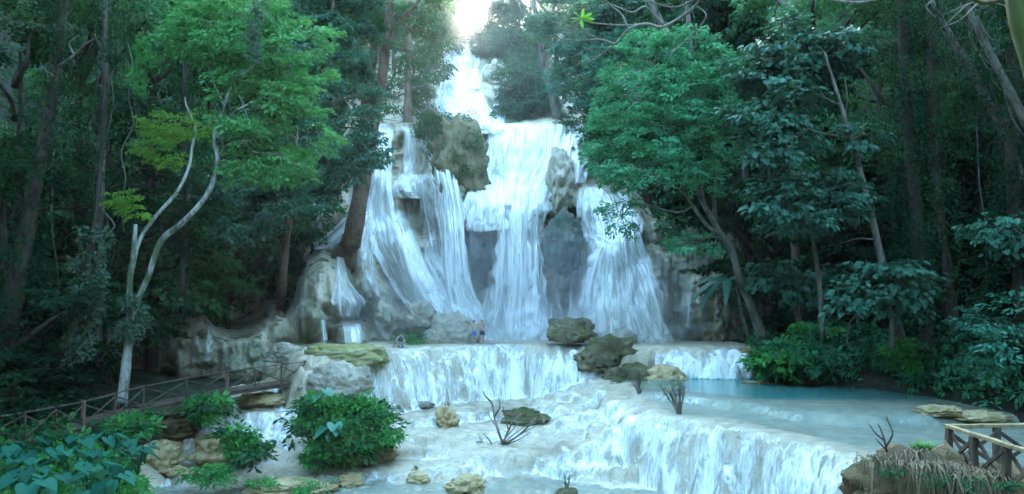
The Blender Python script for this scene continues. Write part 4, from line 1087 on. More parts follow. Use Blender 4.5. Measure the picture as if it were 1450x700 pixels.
# undergrowth on both banks
def bank_cover(name, n, xr, yr, cond, style, mat, hmax, s0, s1):
    lv = Leaves(); x = RNG.uniform(*xr, n * 5); y = RNG.uniform(*yr, n * 5); z, I = terraces(x, y)
    m = cond(x, y, z, I); x, y, z = x[m][:n], y[m][:n], z[m][:n]
    f = np.clip(.45 + .9 * fbm(x * .5, y * .5, 0, 95, 3), 0.02, 1.2)
    st = STY[style]; pos = np.c_[x, y, z + RNG.random(len(x)) ** .7 * hmax * f]
    lv.stamp(protos(*st[:5]), pos, RNG.uniform(0, 6.28, len(x)), RNG.normal(.1, .3, len(x)), RNG.uniform(s0, s1, len(x)), np.clip(.5 + .9 * fbm(x * .8, y * .8, 0, 96, 2), 0, 1), st[5])
    return tag(lv.build(name, M[mat]), kind='stuff')


bank_cover('undergrowth', 2600, (14, 34), (30, 52), lambda x, y, z, I: (I['riseR'] > .25) & (z > 4.6), 'bush', 'leaf_teal', 1.9, .8, 1.6)
bank_cover('undergrowth', 2200, (14, 34), (30, 52), lambda x, y, z, I: (I['riseR'] > .9) & (z > 4.6), 'mid', 'leaf_mid', 2.4, .45, .9)
bank_cover('undergrowth', 2000, (-34, -12), (18, 46), lambda x, y, z, I: (I['rise'] > 3.6) & (z > 3.0) & ((y < 38) | (x < -24)), 'mid', 'leaf_dark', 2.6, .45, .9)
bank_cover('ground_cover', 1300, (-24, -12), (18, 33), lambda x, y, z, I: (I['rise'] > .3) & (I['rise'] < 5), 'bush', 'leaf_bush', .5, .6, 1.2)


# ------------------------------------------------------------------ rocks
def ico(sub=4):
    import bmesh
    b = bmesh.new(); bmesh.ops.create_icosphere(b, subdivisions=sub, radius=1); b.verts.ensure_lookup_table()
    v = np.array([q.co[:] for q in b.verts]); f = np.array([[q.index for q in p.verts] for p in b.faces]); b.free(); return v, f


ICO = ico(5)


def ground_hit(px, py):
    ds = np.arange(16, 60, .1); z, _ = terraces((px - 725) * ds / 1000, ds); ray = EYE + (420 - py) * ds / 1000
    k = np.nonzero(ray <= z)[0]
    return float(ds[k[0]]) if len(k) else 50.0


def rock(label, px, py, d, rx, ry, mat='boulder', amp=.28, seed=0, depth=None, sink=.35, name='boulder', freq=1.0, yaw=0.0):
    v, f = ICO; s = d / 1000.0; v = v.copy()
    if name == 'boulder' and d < 46.8 and py > 540:          # stands on the terraces: find where
        d = ground_hit(px, py + ry * .55); s = d / 1000.0; py = py + ry * .1
    st_ = .45 if name in ('hanging_rock', 'rock_pillar', 'wet_rock') else 1.0
    k = 1 + amp * (1.5 * (billow(v[:, 0] * 1.3 * freq + seed, v[:, 1] * 1.3 * freq, v[:, 2] * 1.3 * freq, seed, 3) - .3) + .5 * fbm(v[:, 0] * 2.5 * freq, v[:, 1] * 2.5 * freq + seed, v[:, 2] * 2.5 * freq, seed + 5, 4))
    k = k + .16 * fbm(v[:, 0] * 6 * freq, v[:, 1] * 6 * freq, v[:, 2] * 6 * freq * st_, seed + 9, 3) - .10 * np.clip(.12 - np.abs(vnoise(v[:, 0] * 2.6 * freq, v[:, 1] * 2.6 * freq, v[:, 2] * 2.6 * freq * st_, seed + 12)), 0, 1) / .12
    v = v * k[:, None]; v[:, 2] = np.where(v[:, 2] < -sink, -sink - .25 * (-v[:, 2] - sink), v[:, 2])
    v = v * np.array([rx * s, (depth or (rx + ry) * .5 * s), ry * s])
    if yaw: c_, s_ = math.cos(yaw), math.sin(yaw); v = np.c_[v[:, 0] * c_ - v[:, 1] * s_, v[:, 0] * s_ + v[:, 1] * c_, v[:, 2]]
    o = mesh_obj(name, v, f, M[mat]); o.location = P(px, py, d).tolist()
    return tag(o, label, 'rock')


rock('big hanging tan and mossy rock between the two main falls', 650, 240, 61.4, 40, 72, 'moss_rock', .36, 61, 3.2, 1.2, 'hanging_rock', 1.8)
rock('brownish rock face right beside the uppermost cascade', 702, 112, float(rock_depth(702, 112)) - .3, 18, 25, 'boulder', .35, 64, 2.0, 1.2, 'wet_rock', 1.6)
rock('upright pale rock pillar standing in the broadest fall', 793, 255, 60.6, 19, 46, 'boulder', .35, 62, 1.6, 1.2, 'rock_pillar', 1.5)
rock('dark green wet rock below the pale rock pillar', 799, 345, 58.6, 27, 44, 'teal_rock', .28, 63, 2.4, 1.2, 'wet_rock', 2.2)
rock('dark mossy boulder at the right end of the bathers terrace', 808, 474, 51.4, 34, 24, 'moss_rock', .4, 1)
rock('mossy rock ridge sloping down right of the wide low curtain', 862, 510, 49.3, 42, 34, 'moss_rock', .42, 2, 1.5)
rock('lower mossy rock of the ridge beside the turquoise pool', 896, 542, 46.9, 42, 26, 'moss_rock', .4, 3, 1.4)
rock('tan rock shelf joining the mossy ridge to the small white fall', 936, 542, 46.9, 38, 24, 'tan_rock', .34, 23, 1.4)
rock('round grey boulder in the spray below the right hand fall', 886, 480, 52.8, 16, 14, 'boulder', .15, 4)
rock('grey domed boulder behind the two shirtless bathers', 642, 476, 53.5, 38, 32, 'boulder', .16, 5, 1.3)
rock('small grey boulder streaming with water left of the domed boulder', 614, 480, 53, 16, 14, 'boulder', .2, 6)
rock('slanted dark grey boulder above the streaming one', 592, 452, 54, 26, 26, 'boulder', .3, 7)
rock('long yellow mossy ledge above the leafy bush', 492, 508, 43.9, 62, 21, 'yellow_rock', .3, 8, 1.6, name='rock_ledge')
rock('overhanging brown rock at the right end of the walkway', 404, 505, 46, 28, 18, 'boulder', .35, 9, 1.0)
rock('tan pillar rock standing in the foaming basin', 633, 594, 42.6, 16, 22, 'tan_rock', .5, 10)
rock('low mossy rock behind the dead branches', 742, 592, 41.6, 34, 15, 'moss_rock', .35, 11, 1.0)
rock('low grey rock under the wide curtain', 595, 573, 46.5, 20, 6, 'boulder', .25, 12)
rock('pale tan rock at the lower edge left of centre', 497, 682, 33.6, 18, 13, 'tan_rock', .3, 13)
rock('small tan rock with a seedling in the lower basin', 592, 678, 34, 16, 11, 'tan_rock', .35, 14)
rock('mossy tipped tan rock at the bottom centre', 660, 688, 33.6, 26, 16, 'tan_rock', .4, 15)
rock('dark rock carrying a sprouting stump at the bottom', 802, 702, 33.2, 18, 12, 'moss_rock', .3, 16)
rock('long pale tan rock along the bottom left', 408, 690, 33, 62, 13, 'tan_rock', .3, 17, 1.1)
rock('large tan rock carrying a bushy plant on the left cascades', 322, 640, 34.2, 50, 27, 'tan_rock', .35, 18, 1.3)
rock('rounded tan rock at the edge of the leafy patch', 226, 650, 32.5, 32, 26, 'tan_rock', .3, 19, 1.1)
rock('small tan rock below the narrow left trickle', 250, 668, 32, 20, 9, 'tan_rock', .3, 20)
rock('brown mossy rock bank under the walkway', 268, 588, 36.2, 48, 18, 'moss_rock', .35, 21, 1.1)
rock('brown crusted rock between the left trickles', 240, 612, 34.8, 36, 20, 'earth', .4, 22, 1.0)
rock('low tan rocks under the walkway end', 370, 566, 42, 36, 12, 'tan_rock', .35, 24, .8)
rock('flat mossy islet lying in the turquoise pool', 1206, 570, 40.3, 44, 7, 'yellow_rock', .3, 25, .9, name='islet')
rock('flat tan stones edging the pool behind the railing', 1330, 582, 34.5, 30, 9, 'tan_rock', .4, 26, .8)
rock('brown rocks below the right bank undergrowth', 1390, 590, 33, 40, 9, 'tan_rock', .4, 27, .8)
rock('tan rock at the right shoulder of the small white fall', 1064, 500, 49, 22, 10, 'tan_rock', .35, 28)
rock('brown rock at the waterline below the right bushes', 1125, 541, 45.2, 60, 5, 'tan_rock', .35, 29, .7)
rock('grey knobbly rock base beneath the leafy bush', 500, 640, 36.2, 62, 24, 'tan_rock', .35, 30, 1.4)
rock('rock curtain below the yellow ledge behind the leafy bush', 478, 545, 43.4, 50, 34, 'boulder', .3, 31, 1.3, .7)

# ------------------------------------------------------------------ bushes on rocks
def mixed_leaves(blobs, mat):
    def f(root, base):
        lv = Leaves(); crown(lv, [(c + RNG.normal(0, .12, 3), r * .92) for c, r in blobs], 'mid', 2.2, 8, 7, .4)
        lv.build('foliage', M[mat], root, base)
    return f


def bush(label, blobs, leaf='leaf_bush', style='bush', dens=2.2, name='bush', extra=None):
    if 'large leafy bush' in label: blobs = [(492 + (b[0] - 492) * .86, 608 + (b[1] - 608) * .84, b[2], b[3] * .84, b[4] * .84) for b in blobs]
    b0 = [pxblob(*b) for b in blobs]; c0 = np.mean([b[0] for b in b0], 0); bs = np.array([c0[0], c0[1], min(b[0][2] - b[1][2] * .8 for b in b0)])
    ml = mixed_leaves([(c, r * np.array([1, 1, 1.05])) for c, r in b0[::2]], 'leaf_mid' if leaf == 'leaf_bush' else 'leaf_bush'); ex = extra
    def extra(root, base):
        if style == 'bush' and len(b0) > 2: ml(root, base)
        if ex: ex(root, base)
    return tree(name, label, 'bush', [[[bs, bs * .5 + c0 * .5, c0], [.05, .04, .02]]], b0, leaf, 'twig', style, dens, sub=13, per=9, gap=.38, limb_r=.02, extra=extra)


def heart(mb, c, dirv, size, tilt=.5):
    """a heart shaped leaf blade hanging from its stalk at c"""
    dirv = unit(np.array([dirv[0], dirv[1], 0.0])); side = np.array([-dirv[1], dirv[0], 0]); ax = dirv * math.cos(tilt) - np.array([0, 0, 1.]) * math.sin(tilt)
    up = np.cross(ax, side)
    prof = [(-.22, .16), (-.30, .30), (-.16, .46), (.12, .50), (.40, .40), (.65, .24), (.85, .09), (1.0, 0)]
    V_ = [np.asarray(c, float)] + [c + size * (ax * a + side * b + up * .16 * abs(b) - up * .12 * a * a) for a, b in prof] + [c + size * (ax * a - side * b + up * .16 * abs(b) - up * .12 * a * a) for a, b in prof[:-1]]
    F_ = [(0, i, i + 1) for i in range(1, 8)] + [(0, i + 1, i) for i in range(9, 15)] + [(0, 8, 15)]
    V_.append(c + size * ax * .5 - up * size * .03)
    mb.add(V_, np.array(F_), RNG.random())


def taro_extra(spots):
    def f(root, base):
        for px, py, d, sz, a in spots:
            mb = MB(); heart(mb, P(px, py, d), (math.cos(a), math.sin(a)), sz, .6); tag(mb.build('taro_leaf', M['leaf_taro2'], root, True, base), 'big pale heart shaped leaf')
    return f


M['leaf_taro2'] = leaf_mat('pale_taro_leaf', (0.04, 0.22, 0.16), (0.09, 0.34, 0.22), .4, .35, .4)
bush('large leafy bush covering a rock in the middle of the left cascades', [(466, 580, 36, 24, 16), (512, 584, 36, 26, 13), (538, 592, 36.3, 16, 13), (452, 604, 35.5, 20, 16), (488, 600, 35.2, 22, 14), (520, 612, 35.4, 20, 13), (545, 612, 36, 12, 14), (466, 632, 35.2, 20, 12), (500, 634, 35.0, 24, 12), (534, 632, 35.4, 15, 12), (440, 582, 36, 12, 16), (448, 640, 35.3, 12, 10), (484, 648, 34.9, 16, 7), (480, 566, 36.2, 18, 8), (428, 566, 36, 7, 6), (556, 588, 36, 7, 6), (420, 604, 35.6, 8, 7), (506, 562, 36.2, 9, 6), (530, 570, 36.2, 8, 6), (560, 618, 35.8, 7, 6), (436, 656, 35.2, 7, 5)], 'leaf_bush', 'bush', 1.7,
     extra=taro_extra([(446, 562, 35.8, 1.0, -2.2), (462, 553, 36, .7, -.6), (460, 606, 34.6, .8, -2.4), (474, 602, 34.5, .75, -1.2)]))
bush('bushy plant with hanging leaves on the large tan rock', [(342, 618, 33.6, 14, 10), (336, 634, 33.4, 11, 9), (350, 630, 33.5, 9, 11), (344, 645, 33.3, 9, 7)])
bush('bright green bush beside the walkway rock bank', [(288, 577, 36, 12, 8), (294, 590, 35.8, 9, 7), (302, 574, 36, 8, 6)])
bush('fresh green fern clump at the edge of the bottom left pool', [(300, 664, 32.4, 20, 8), (288, 670, 32.2, 14, 7), (310, 670, 32.2, 12, 6)], 'leaf_bush', 'fine_small', 2.4)
bush('small green fern at the bottom left on long pale rock', [(365, 688, 32, 12, 7), (455, 690, 32.2, 16, 8)], 'leaf_bush', 'fine_small', 2.4)
bush('bright lime leaf patch below the slack vine foot', [(170, 606, 31, 18, 5), (200, 612, 31, 12, 5), (190, 600, 31.4, 10, 4)], 'leaf_bush', 'bush', 2.4)
bush('green shrub growing on the grey sitting rock', [(580, 484, 51.6, 9, 7)], 'leaf_bush', 'round', 2.5)
bush('tall leafy sapling rising over the right bank undergrowth', [(1148, 470, 42.5, 12, 10), (1146, 490, 42.5, 18, 14), (1120, 505, 43, 26, 16), (1160, 510, 42, 22, 16), (1095, 505, 44, 16, 16)], 'leaf_teal', 'bush', 2.4)
bush('dense dark green bush over the waterline left of right undergrowth', [(1110, 520, 43.5, 26, 14), (1140, 525, 43, 22, 12), (1085, 515, 44.5, 14, 14)], 'leaf_mid', 'bush', 2.4)
bush('yellow green sapling behind the right bank undergrowth', [(1275, 495, 38, 12, 8), (1268, 505, 38, 14, 8), (1282, 512, 38, 12, 8)], 'leaf_bush', 'bush', 2.4)
bush('bluish leafy bush at the far right edge', [(1430, 480, 33, 26, 18), (1420, 500, 33, 22, 16), (1400, 455, 34, 26, 16), (1440, 440, 34, 26, 16)], 'leaf_ever', 'mid', 1.6)
bush('bluish fern like leaves at the right edge below the ivy mass', [(1420, 322, 35, 26, 10), (1440, 335, 35, 20, 10)], 'leaf_ever', 'broad', 1.6)

# taro patch on the near left bank
def taro_proto(n, seed):
    global RNG
    r = np.random.default_rng(seed); RNG = r
    root = empty('taro_plant', 'x', 'plant'); sm = MB(); lm = MB()
    for k in range(n):
        a = k * 2.4 + r.normal(0, .3); q = r.uniform(.15, .55); h = r.uniform(.45, 1.0); e = np.array([math.cos(a) * q, math.sin(a) * q, h])
        tube(sm, [np.zeros(3), e * np.array([.4, .4, .7]), e], [.018, .014, .01], 5, 4); heart(lm, e, (math.cos(a), math.sin(a) - .5), r.uniform(.30, .56), r.uniform(.2, .9))
    sm.build('stalk', M['leaf_mid'], root, True, None, True); lm.build('leaf', M['leaf_taro'], root, True)
    return root


TP = [taro_proto(8, 5), taro_proto(6, 6), taro_proto(9, 7)]
RNG = np.random.default_rng(123)
spots = [(20, 668, 22), (60, 660, 23), (95, 655, 23.5), (130, 648, 24.5), (165, 650, 25), (195, 655, 26), (30, 690, 21), (80, 690, 21.5), (125, 682, 22.5), (165, 680, 23.5), (110, 632, 26), (150, 625, 27), (75, 640, 25), (10, 640, 24), (50, 705, 20), (120, 705, 21), (150, 700, 22), (180, 630, 27.5), (40, 645, 24.5), (205, 640, 28.5), (-10, 690, 21), (130, 580, 31.5), (165, 578, 32)]
for k, (px, py, dd) in enumerate(spots):
    o = TP[k] if k < 3 else copy_thing(TP[k % 3]); x = (px - 725) * dd / 1000
    o.location = (x, dd, max(H1(x, dd) - .05, P(px, py + 18, dd)[2] if k < 21 else -9)); o.rotation_euler = (0, 0, k * 1.9); s = RNG.uniform(.8, 1.2); o.scale = (s, s, s)
    o['label'] = 'blue green taro plant in the broad leaved patch on the near left bank'; o['group'] = 'taro plants of the near left bank'

# ------------------------------------------------------------------ bare and twiggy shrubs standing in the water
def twig_shrub(label, px, py, d, h, n, spread, leafy=None, lean=0.0):
    if py > 540: d = ground_hit(px, py) if leafy or h > 1 else d
    b = P(px, py, d); root = empty('twiggy_shrub', label, 'shrub', b); mb = MB(); tips = []
    for k in range(n):
        a = RNG.uniform(0, 6.28); q = RNG.uniform(.2, 1) * spread; e = b + np.array([math.cos(a) * q + lean * h, math.sin(a) * q * .6, h * RNG.uniform(.6, 1)])
        mid = b * .5 + e * .5 + np.array([math.cos(a) * q * .2, 0, .1 * h]); tube(mb, [b + RNG.normal(0, .05, 3), mid, e], [.03, .02, .008], 5, 4); tips.append(e)
        for j in range(3):
            s = mid * (1 - j * .3) + e * j * .3; e2 = s + np.array([RNG.normal(0, .2), RNG.normal(0, .1), RNG.uniform(.15, .4)]) * h * .6
            tube(mb, [s, s * .5 + e2 * .5 + RNG.normal(0, .02, 3), e2], [.012, .009, .005], 4, 3); tips.append(e2)
    mb.build('stem', M['twig'], root, True, b, False)
    if leafy:
        t = np.array(tips)[::2] + RNG.normal(0, 1, (len(tips[::2]), 3)) * np.array([.08, .08, .16]) - np.array([0, 0, .12]); lv = Leaves(); st = STY['fine_small']; lv.stamp(protos(*st[:5]), t, RNG.uniform(0, 6.28, len(t)), RNG.normal(.3, .3, len(t)), RNG.uniform(.18, .34, len(t)), RNG.random(len(t)), True); lv.build('leaf', M[leafy], root, b)
    return root


M['leaf_sere'] = leaf_mat('sere_leaves', (0.10, 0.11, 0.03), (0.24, 0.23, 0.08), .3, .6, .1)
twig_shrub('twiggy shrub with sparse yellowish leaves on the brink of the turquoise pool', 962, 587, 35.0, 2.0, 24, .85, 'leaf_sere', -.15)
twig_shrub('smaller twiggy shrub standing left on the same pool edge', 905, 558, 40.5, 1.6, 20, .65, 'leaf_sere')
twig_shrub('dry twigs topping the tan pillar rock', 634, 578, 42.6, .45, 9, .4)
twig_shrub('sprouting stump with green shoots at the bottom centre', 803, 694, 33.2, .75, 7, .35, 'leaf_bush')
twig_shrub('small seedling on the tan rock in the lower basin', 590, 668, 34, .35, 5, .15, 'leaf_bush')
dd = ground_hit(706, 630); b = P(706, 627, dd); root = empty('dead_branch', 'dead grey branches lying in the foaming stream', 'branch', b); mb = MB()
for pth, r0 in [([(712, 628), (706, 612), (700, 590), (697, 572), (688, 562), (684, 554)], .055), ([(700, 590), (708, 576), (706, 562)], .035), ([(704, 605), (694, 592), (692, 582)], .025), ([(712, 628), (720, 610), (726, 598), (736, 588)], .05), ([(720, 610), (716, 590), (712, 575)], .03), ([(714, 630), (735, 616), (752, 600), (760, 590)], .045), ([(715, 630), (742, 612), (758, 604)], .035),
                ([(716, 629), (698, 630), (680, 626), (672, 628)], .05), ([(698, 630), (690, 620), (684, 614)], .025), ([(716, 630), (736, 622), (752, 612)], .03), ([(710, 628), (728, 606), (738, 596)], .03), ([(712, 630), (724, 618), (740, 606), (744, 596)], .03)]:
    tube(mb, [P(x, y, dd + .35 * math.sin(x * .3)) for x, y in pth], list(np.linspace(r0 * 1.5, r0 * .6, len(pth))), 6, 4, .15)
mb.build('branch', M['twig'], root, True, b, False)

# ------------------------------------------------------------------ timber railings and walkway
def railing(label, pts, hgt, post_every, name='railing', pale=False, post_w=.12, big=(), wood='wood'):
    """pts: world points of the foot line; posts, two rails and crossed braces"""
    pts = [np.asarray(p, float) for p in pts]; seg = []
    for a, b in zip(pts[:-1], pts[1:]):
        n = max(1, round(np.linalg.norm(b - a) / post_every)); seg += [a + (b - a) * k / n for k in range(n)]
    seg.append(pts[-1]); base = seg[0]; root = empty(name, label, 'railing', base); up = np.array([0, 0, 1.])
    for k, p in enumerate(seg):
        mb = MB(); w_ = post_w * (1.7 if k in big else 1); lean = RNG.normal(0, .02, 3) * np.array([1, 1, 0])
        beam(mb, p - up * .25, p + up * (hgt + (.12 if k in big else .0)) + lean, w_, w_); mb.build('post', M['wood_red' if k in big else wood], root, False, base)
    for k, (a, b) in enumerate(zip(seg[:-1], seg[1:])):
        t = unit(b - a); mb = MB(); beam(mb, a + up * (hgt + .045) - t * .06, b + up * (hgt + .045) + t * .06, .10 * post_w / .12, .07 * post_w / .12); mb.build('top_rail', M['wood_pale' if pale else wood], root, False, base)
        off = np.array([t[1], -t[0], 0]) * .045; mb = MB()
        beam(mb, a + up * .10 + off, b + up * (hgt - .06) + off, .04, .075 * post_w / .12); mb.build('brace', M[wood], root, False, base)
        mb = MB(); beam(mb, b + up * .10 - off, a + up * (hgt - .06) - off, .04, .075 * post_w / .12); mb.build('brace', M[wood], root, False, base)
    return root


def deck(label, pts, width, side, z=-.08, name='boardwalk'):
    pts = [np.asarray(p, float) for p in pts]; base = pts[0]; root = empty(name, label, 'boardwalk', base); mb = MB(); bb = MB()
    for a, b in zip(pts[:-1], pts[1:]):
        t = unit((b - a) * np.array([1, 1, 0])); nrm = np.array([-t[1], t[0], 0]) * side; L = np.linalg.norm(b - a); n = int(L / .16)
        for k in range(n):
            c = a + (b - a) * (k + .5) / n + np.array([0, 0, z]); beam(mb, c - nrm * .1, c + nrm * width, .145, .045)
        for o_ in (.02, width - .1): beam(bb, a + nrm * o_ + np.array([0, 0, z - .12]), b + nrm * o_ + np.array([0, 0, z - .12]), .12, .19)
        for q in (a, b):
            for o_ in (.1, width - .2): beam(bb, q + nrm * o_ + np.array([0, 0, z - 1.1]), q + nrm * o_ + np.array([0, 0, z - .2]), .14, .14)
    mb.build('plank', M['wood'], root, False, base); bb.build('beam', M['wood'], root, False, base)
    return root


LF = [P(-60, 640, 26), P(35, 622, 27.5), P(118, 603, 31), P(203, 577, 35), P(322, 553, 38.2), P(433, 537, 42.3)]
railing('long weathered crossed railing along the left walkway below the grey wall', LF, 1.0, 1.9, big=(3, 7, 10, 13), post_w=.085)
deck('narrow plank walkway behind the crossed railing on the left', LF, 1.3, 1)
zt = P(1342, 602, 15.5); z0 = zt[2] - 1.0; A = np.array([zt[0], zt[1], z0]); B_ = P(1475, 646, 12.6); B_[2] = z0; C_ = np.array([zt[0] + 3.4, zt[1] + .15, z0])
railing('weathered crossed railing of the viewing platform at the lower right corner', [C_, A, B_], .93, 1.15, name='platform_railing', pale=True, post_w=.13)
tag(deck('plank platform inside the lower right railing', [A + [.05, 0, 0], B_], 2.2, 1, -.12, 'viewing_platform'), None, 'platform')

# ------------------------------------------------------------------ earth mound with dry grass at the lower right
mo = P(1320, 716, 15.2); rock('earth mound with dry roots at the lower right corner', 1322, 730, 15.2, 118, 92, 'earth', .30, 41, 1.5, .9, 'earth_mound', 1.5)
rock('earth and rubble slope below the lower right railing', 1440, 760, 14.2, 130, 104, 'earth', .3, 42, 1.3, .9, 'earth_mound', 1.5)


def tuft(label, px, py, d, n, L, mat, hang=.8, spread=.25, name='grass_tuft'):
    b = P(px, py, d); root = empty(name, label, 'grass', b); mb = MB()
    for k in range(n):
        a = RNG.uniform(0, 6.28); l = L * RNG.uniform(.6, 1.1); o_ = np.array([math.cos(a), math.sin(a) - .5, 0]); s = b + np.array([RNG.normal(0, spread), RNG.normal(0, spread * .6), RNG.normal(0, .03)])
        wd = .012; side = np.array([-o_[1], o_[0], 0]); pts = [s + o_ * l * t * (.55 if hang < .5 else .5) + np.array([0, 0, 1.]) * l * ((.9 * t - hang * 1.3 * t * t)) for t in np.linspace(0, 1, 5)]
        V_ = []
        for i, p in enumerate(pts): V_ += [p - side * wd * (1 - i / 5), p + side * wd * (1 - i / 5)]
        mb.add(V_, np.array([(2 * i, 2 * i + 1, 2 * i + 3, 2 * i + 2) for i in range(4)]), RNG.random())
    mb.build('blade', M[mat], root, False, b); return root


tuft('clump of dry hanging grass on the earth mound below the green tuft', 1300, 642, 14.6, 260, .75, 'leaf_dry', 1.5, .12)
tuft('wide shock of dry grass spilling beside the railing corner post', 1322, 660, 14.2, 420, .8, 'leaf_dry', 1.4, .24)
tuft('dry grass and roots below the railing braces', 1385, 672, 13.9, 420, .7, 'leaf_dry', 1.3, .32)
tuft('withered grass on the left brow of the earth mound', 1255, 650, 14.8, 260, .55, 'leaf_dry', 1.5, .28)
tuft('upright fresh green grass tuft on top of the earth mound', 1304, 640, 14.8, 150, .5, 'leaf_bush', .35, .09)
tuft('small green grass tuft by the railing corner post', 1332, 648, 14.9, 90, .3, 'leaf_bush', .4, .08)
for lab, px, py, dd, n in [('small leafy herb on the left face of the earth mound', 1262, 668, 14.2, 12), ('pale green herb among the dry grass of the earth mound', 1322, 678, 13.7, 7), ('low leafy herbs at the bottom right corner under the railing', 1420, 688, 12.9, 14), ('tiny bright herb in the dry roots below the railing braces', 1378, 684, 13.4, 5)]:
    b = P(px, py, dd); root = empty('herb', lab, 'plant', b); lv = Leaves(); st = STY['fine_small']
    lv.stamp(protos(*st[:5]), b + RNG.normal(0, .07, (n, 3)) * np.array([1.5, .8, .5]), RNG.uniform(3.5, 6, n), RNG.normal(.3, .3, n), RNG.uniform(.3, .5, n), RNG.random(n), True); lv.build('leaf', M['leaf_mid'], root, b)
b = P(1258, 636, 15); root = empty('dead_branch', 'forked dead twig upright on the earth mound', 'branch', b); mb = MB()
for pth in [[(1256, 640), (1252, 622), (1246, 606), (1243, 600)], [(1254, 634), (1262, 620), (1264, 612), (1258, 598), (1255, 588)], [(1252, 624), (1240, 614), (1230, 600)], [(1254, 636), (1246, 628), (1240, 622)]]:
    tube(mb, [P(x, y, 15) for x, y in pth], list(np.linspace(.022, .008, len(pth))), 6, 4)
mb.build('branch', M['bark_dark'], root, True, b, False)

# ------------------------------------------------------------------ bathers
M['skin'] = plain('skin', (0.46, 0.29, 0.21), .5, .06)
M['shorts_blue'] = plain('blue_cloth', (0.05, 0.16, 0.42), .8, .1)
M['shorts_navy'] = plain('navy_cloth', (0.02, 0.025, 0.07), .8, .1)
M['shirt'] = plain('dark_blue_top', (0.025, 0.03, 0.10), .8, .1)
M['hair'] = plain('dark_hair', (0.015, 0.012, 0.010), .6, .2)
M['trousers'] = plain('patterned_trousers', (0.22, 0.24, 0.27), .8, .8, 22)


def skin_mesh(name, chains, mat, parent, root=0):
    """chains: lists of (x, y, z, radius) joined into one skinned surface"""
    vs = []; rs = []; es = []; look = {}
    for ch in chains:
        prev = None
        for q in ch:
            k = tuple(round(c, 4) for c in q[:3])
            if k not in look: look[k] = len(vs); vs.append(q[:3]); rs.append(q[3])
            if prev is not None and prev != look[k]: es.append((prev, look[k]))
            prev = look[k]
    me = bpy.data.meshes.new(name); me.from_pydata(vs, es, []); me.update(); o = bpy.data.objects.new(name, me); COL.objects.link(o)
    me.materials.append(mat); mo_ = o.modifiers.new('skin', 'SKIN'); mo_.use_smooth_shade = True
    for i, v in enumerate(me.skin_vertices[0].data): v.radius = (rs[i], rs[i]); v.use_root = (i == root)
    sb_ = o.modifiers.new('smooth', 'SUBSURF'); sb_.levels = 2; sb_.render_levels = 2
    if parent: o.parent = parent
    return o


def person(label, loc, yaw, arms, legs, bend, clothes, sit=False):
    root = empty('person', label, 'person', loc); root.rotation_euler = (0, 0, yaw)
    hip = (0, 0, .92 if not sit else .45); by = bend
    sp = (0, by * .4, hip[2] + .22); chst = (0, by * .8, hip[2] + .42); nk = (0, by, hip[2] + .58); hd = (0, by * 1.05, hip[2] + .70); tp = (0, by * 1.1, hip[2] + .82)
    ch = [[(*hip, .135), (*sp, .12), (*chst, .15), (*nk, .055), (*hd, .095), (*tp, .08)]]
    fingers = []
    for s, (el, ha) in zip((-1, 1), arms):
        sh = (s * .19, by * .9, hip[2] + .50); ch.append([(*chst, .15), (*sh, .06), (*el, .045), (*ha, .034)])
        dv = unit(np.array(ha) - np.array(el))
        hp = np.array(ha) + dv * .08; ch.append([(*ha, .034), (*hp, .03)])
        sd_ = unit(np.cross(dv, [0, 1, .2]))
        for j in range(4): a = hp + sd_ * (j - 1.5) * .02; ch.append([(*hp, .03), (*(a + dv * .05), .0095), (*(a + dv * (.08 + .01 * (1.5 - abs(j - 1.5)))), .008)])
        th = np.array(ha) + dv * .03 + sd_ * .045; ch.append([(*hp, .03), (*th, .01), (*(th + dv * .04), .009)])
    for s, (kn, an) in zip((-1, 1), legs):
        h2 = (s * .09, 0, hip[2] - .08); toe = (an[0], an[1] - .15, .03); ch.append([(*hip, .135), (*h2, .10), (*kn, .065), (*an, .042), (*toe, .035)])
    skin_mesh('body', ch, M['skin'], root)
    # face: nose, eyes, mouth and ears, then hair
    fm = MB(); v, f = ico(2); hy = np.array(hd)
    for dx, dy, dz, r in [(0, -.10, 0, (.014, .02, .022)), (-.088, 0, 0, (.012, .022, .03)), (.088, 0, 0, (.012, .022, .03))]: fm.add(v * np.array(r) + hy + [dx, dy, dz], f)
    fm.build('face', M['skin'], root, True, None, False)
    em = MB()
    for dx, dz, r in [(-.034, .02, (.012, .006, .007)), (.034, .02, (.012, .006, .007)), (0, -.045, (.024, .006, .006))]: em.add(v * np.array(r) + hy + [dx, -.092, dz], f)
    em.build('features', M['hair'], root, True, None, False)
    hv = v * np.array([.105, .108, .10]) + hy + [0, .022, .045]; hm = MB(); keep = f; hm.add(hv, keep); hm.build('hair', M['hair'], root, True, None, False)
    for nm, mat, hi in clothes:
        if nm in ('shorts', 'trousers'):
            cl = [[(hip[0], hip[1], hip[2] + .10, .145), (*hip, .15)]]
            for s, (kn, an) in zip((-1, 1), legs):
                h2 = np.array((s * .09, 0, hip[2] - .08)); k2 = np.array(kn); e = h2 + (k2 - h2) * hi if hi <= 1 else None
                c1 = [(*hip, .15), (*h2, .118)]
                if hi <= 1: c1.append((*e, .10))
                else: c1 += [(*k2, .09), (*(k2 * .1 + np.array(an) * .9), .075)]
                cl.append(c1)
            skin_mesh(nm, cl, M[mat], root)
        else:
            cl = [[(hip[0], hip[1], hip[2] + .06, .145), (*sp, .135), (*chst, .165), (nk[0], nk[1], nk[2] - .05, .08)]]
            for s in (-1, 1): cl.append([(*chst, .165), (s * .19, by * .9, hip[2] + .50, .075)])
            skin_mesh(nm, cl, M[mat], root)
    return root


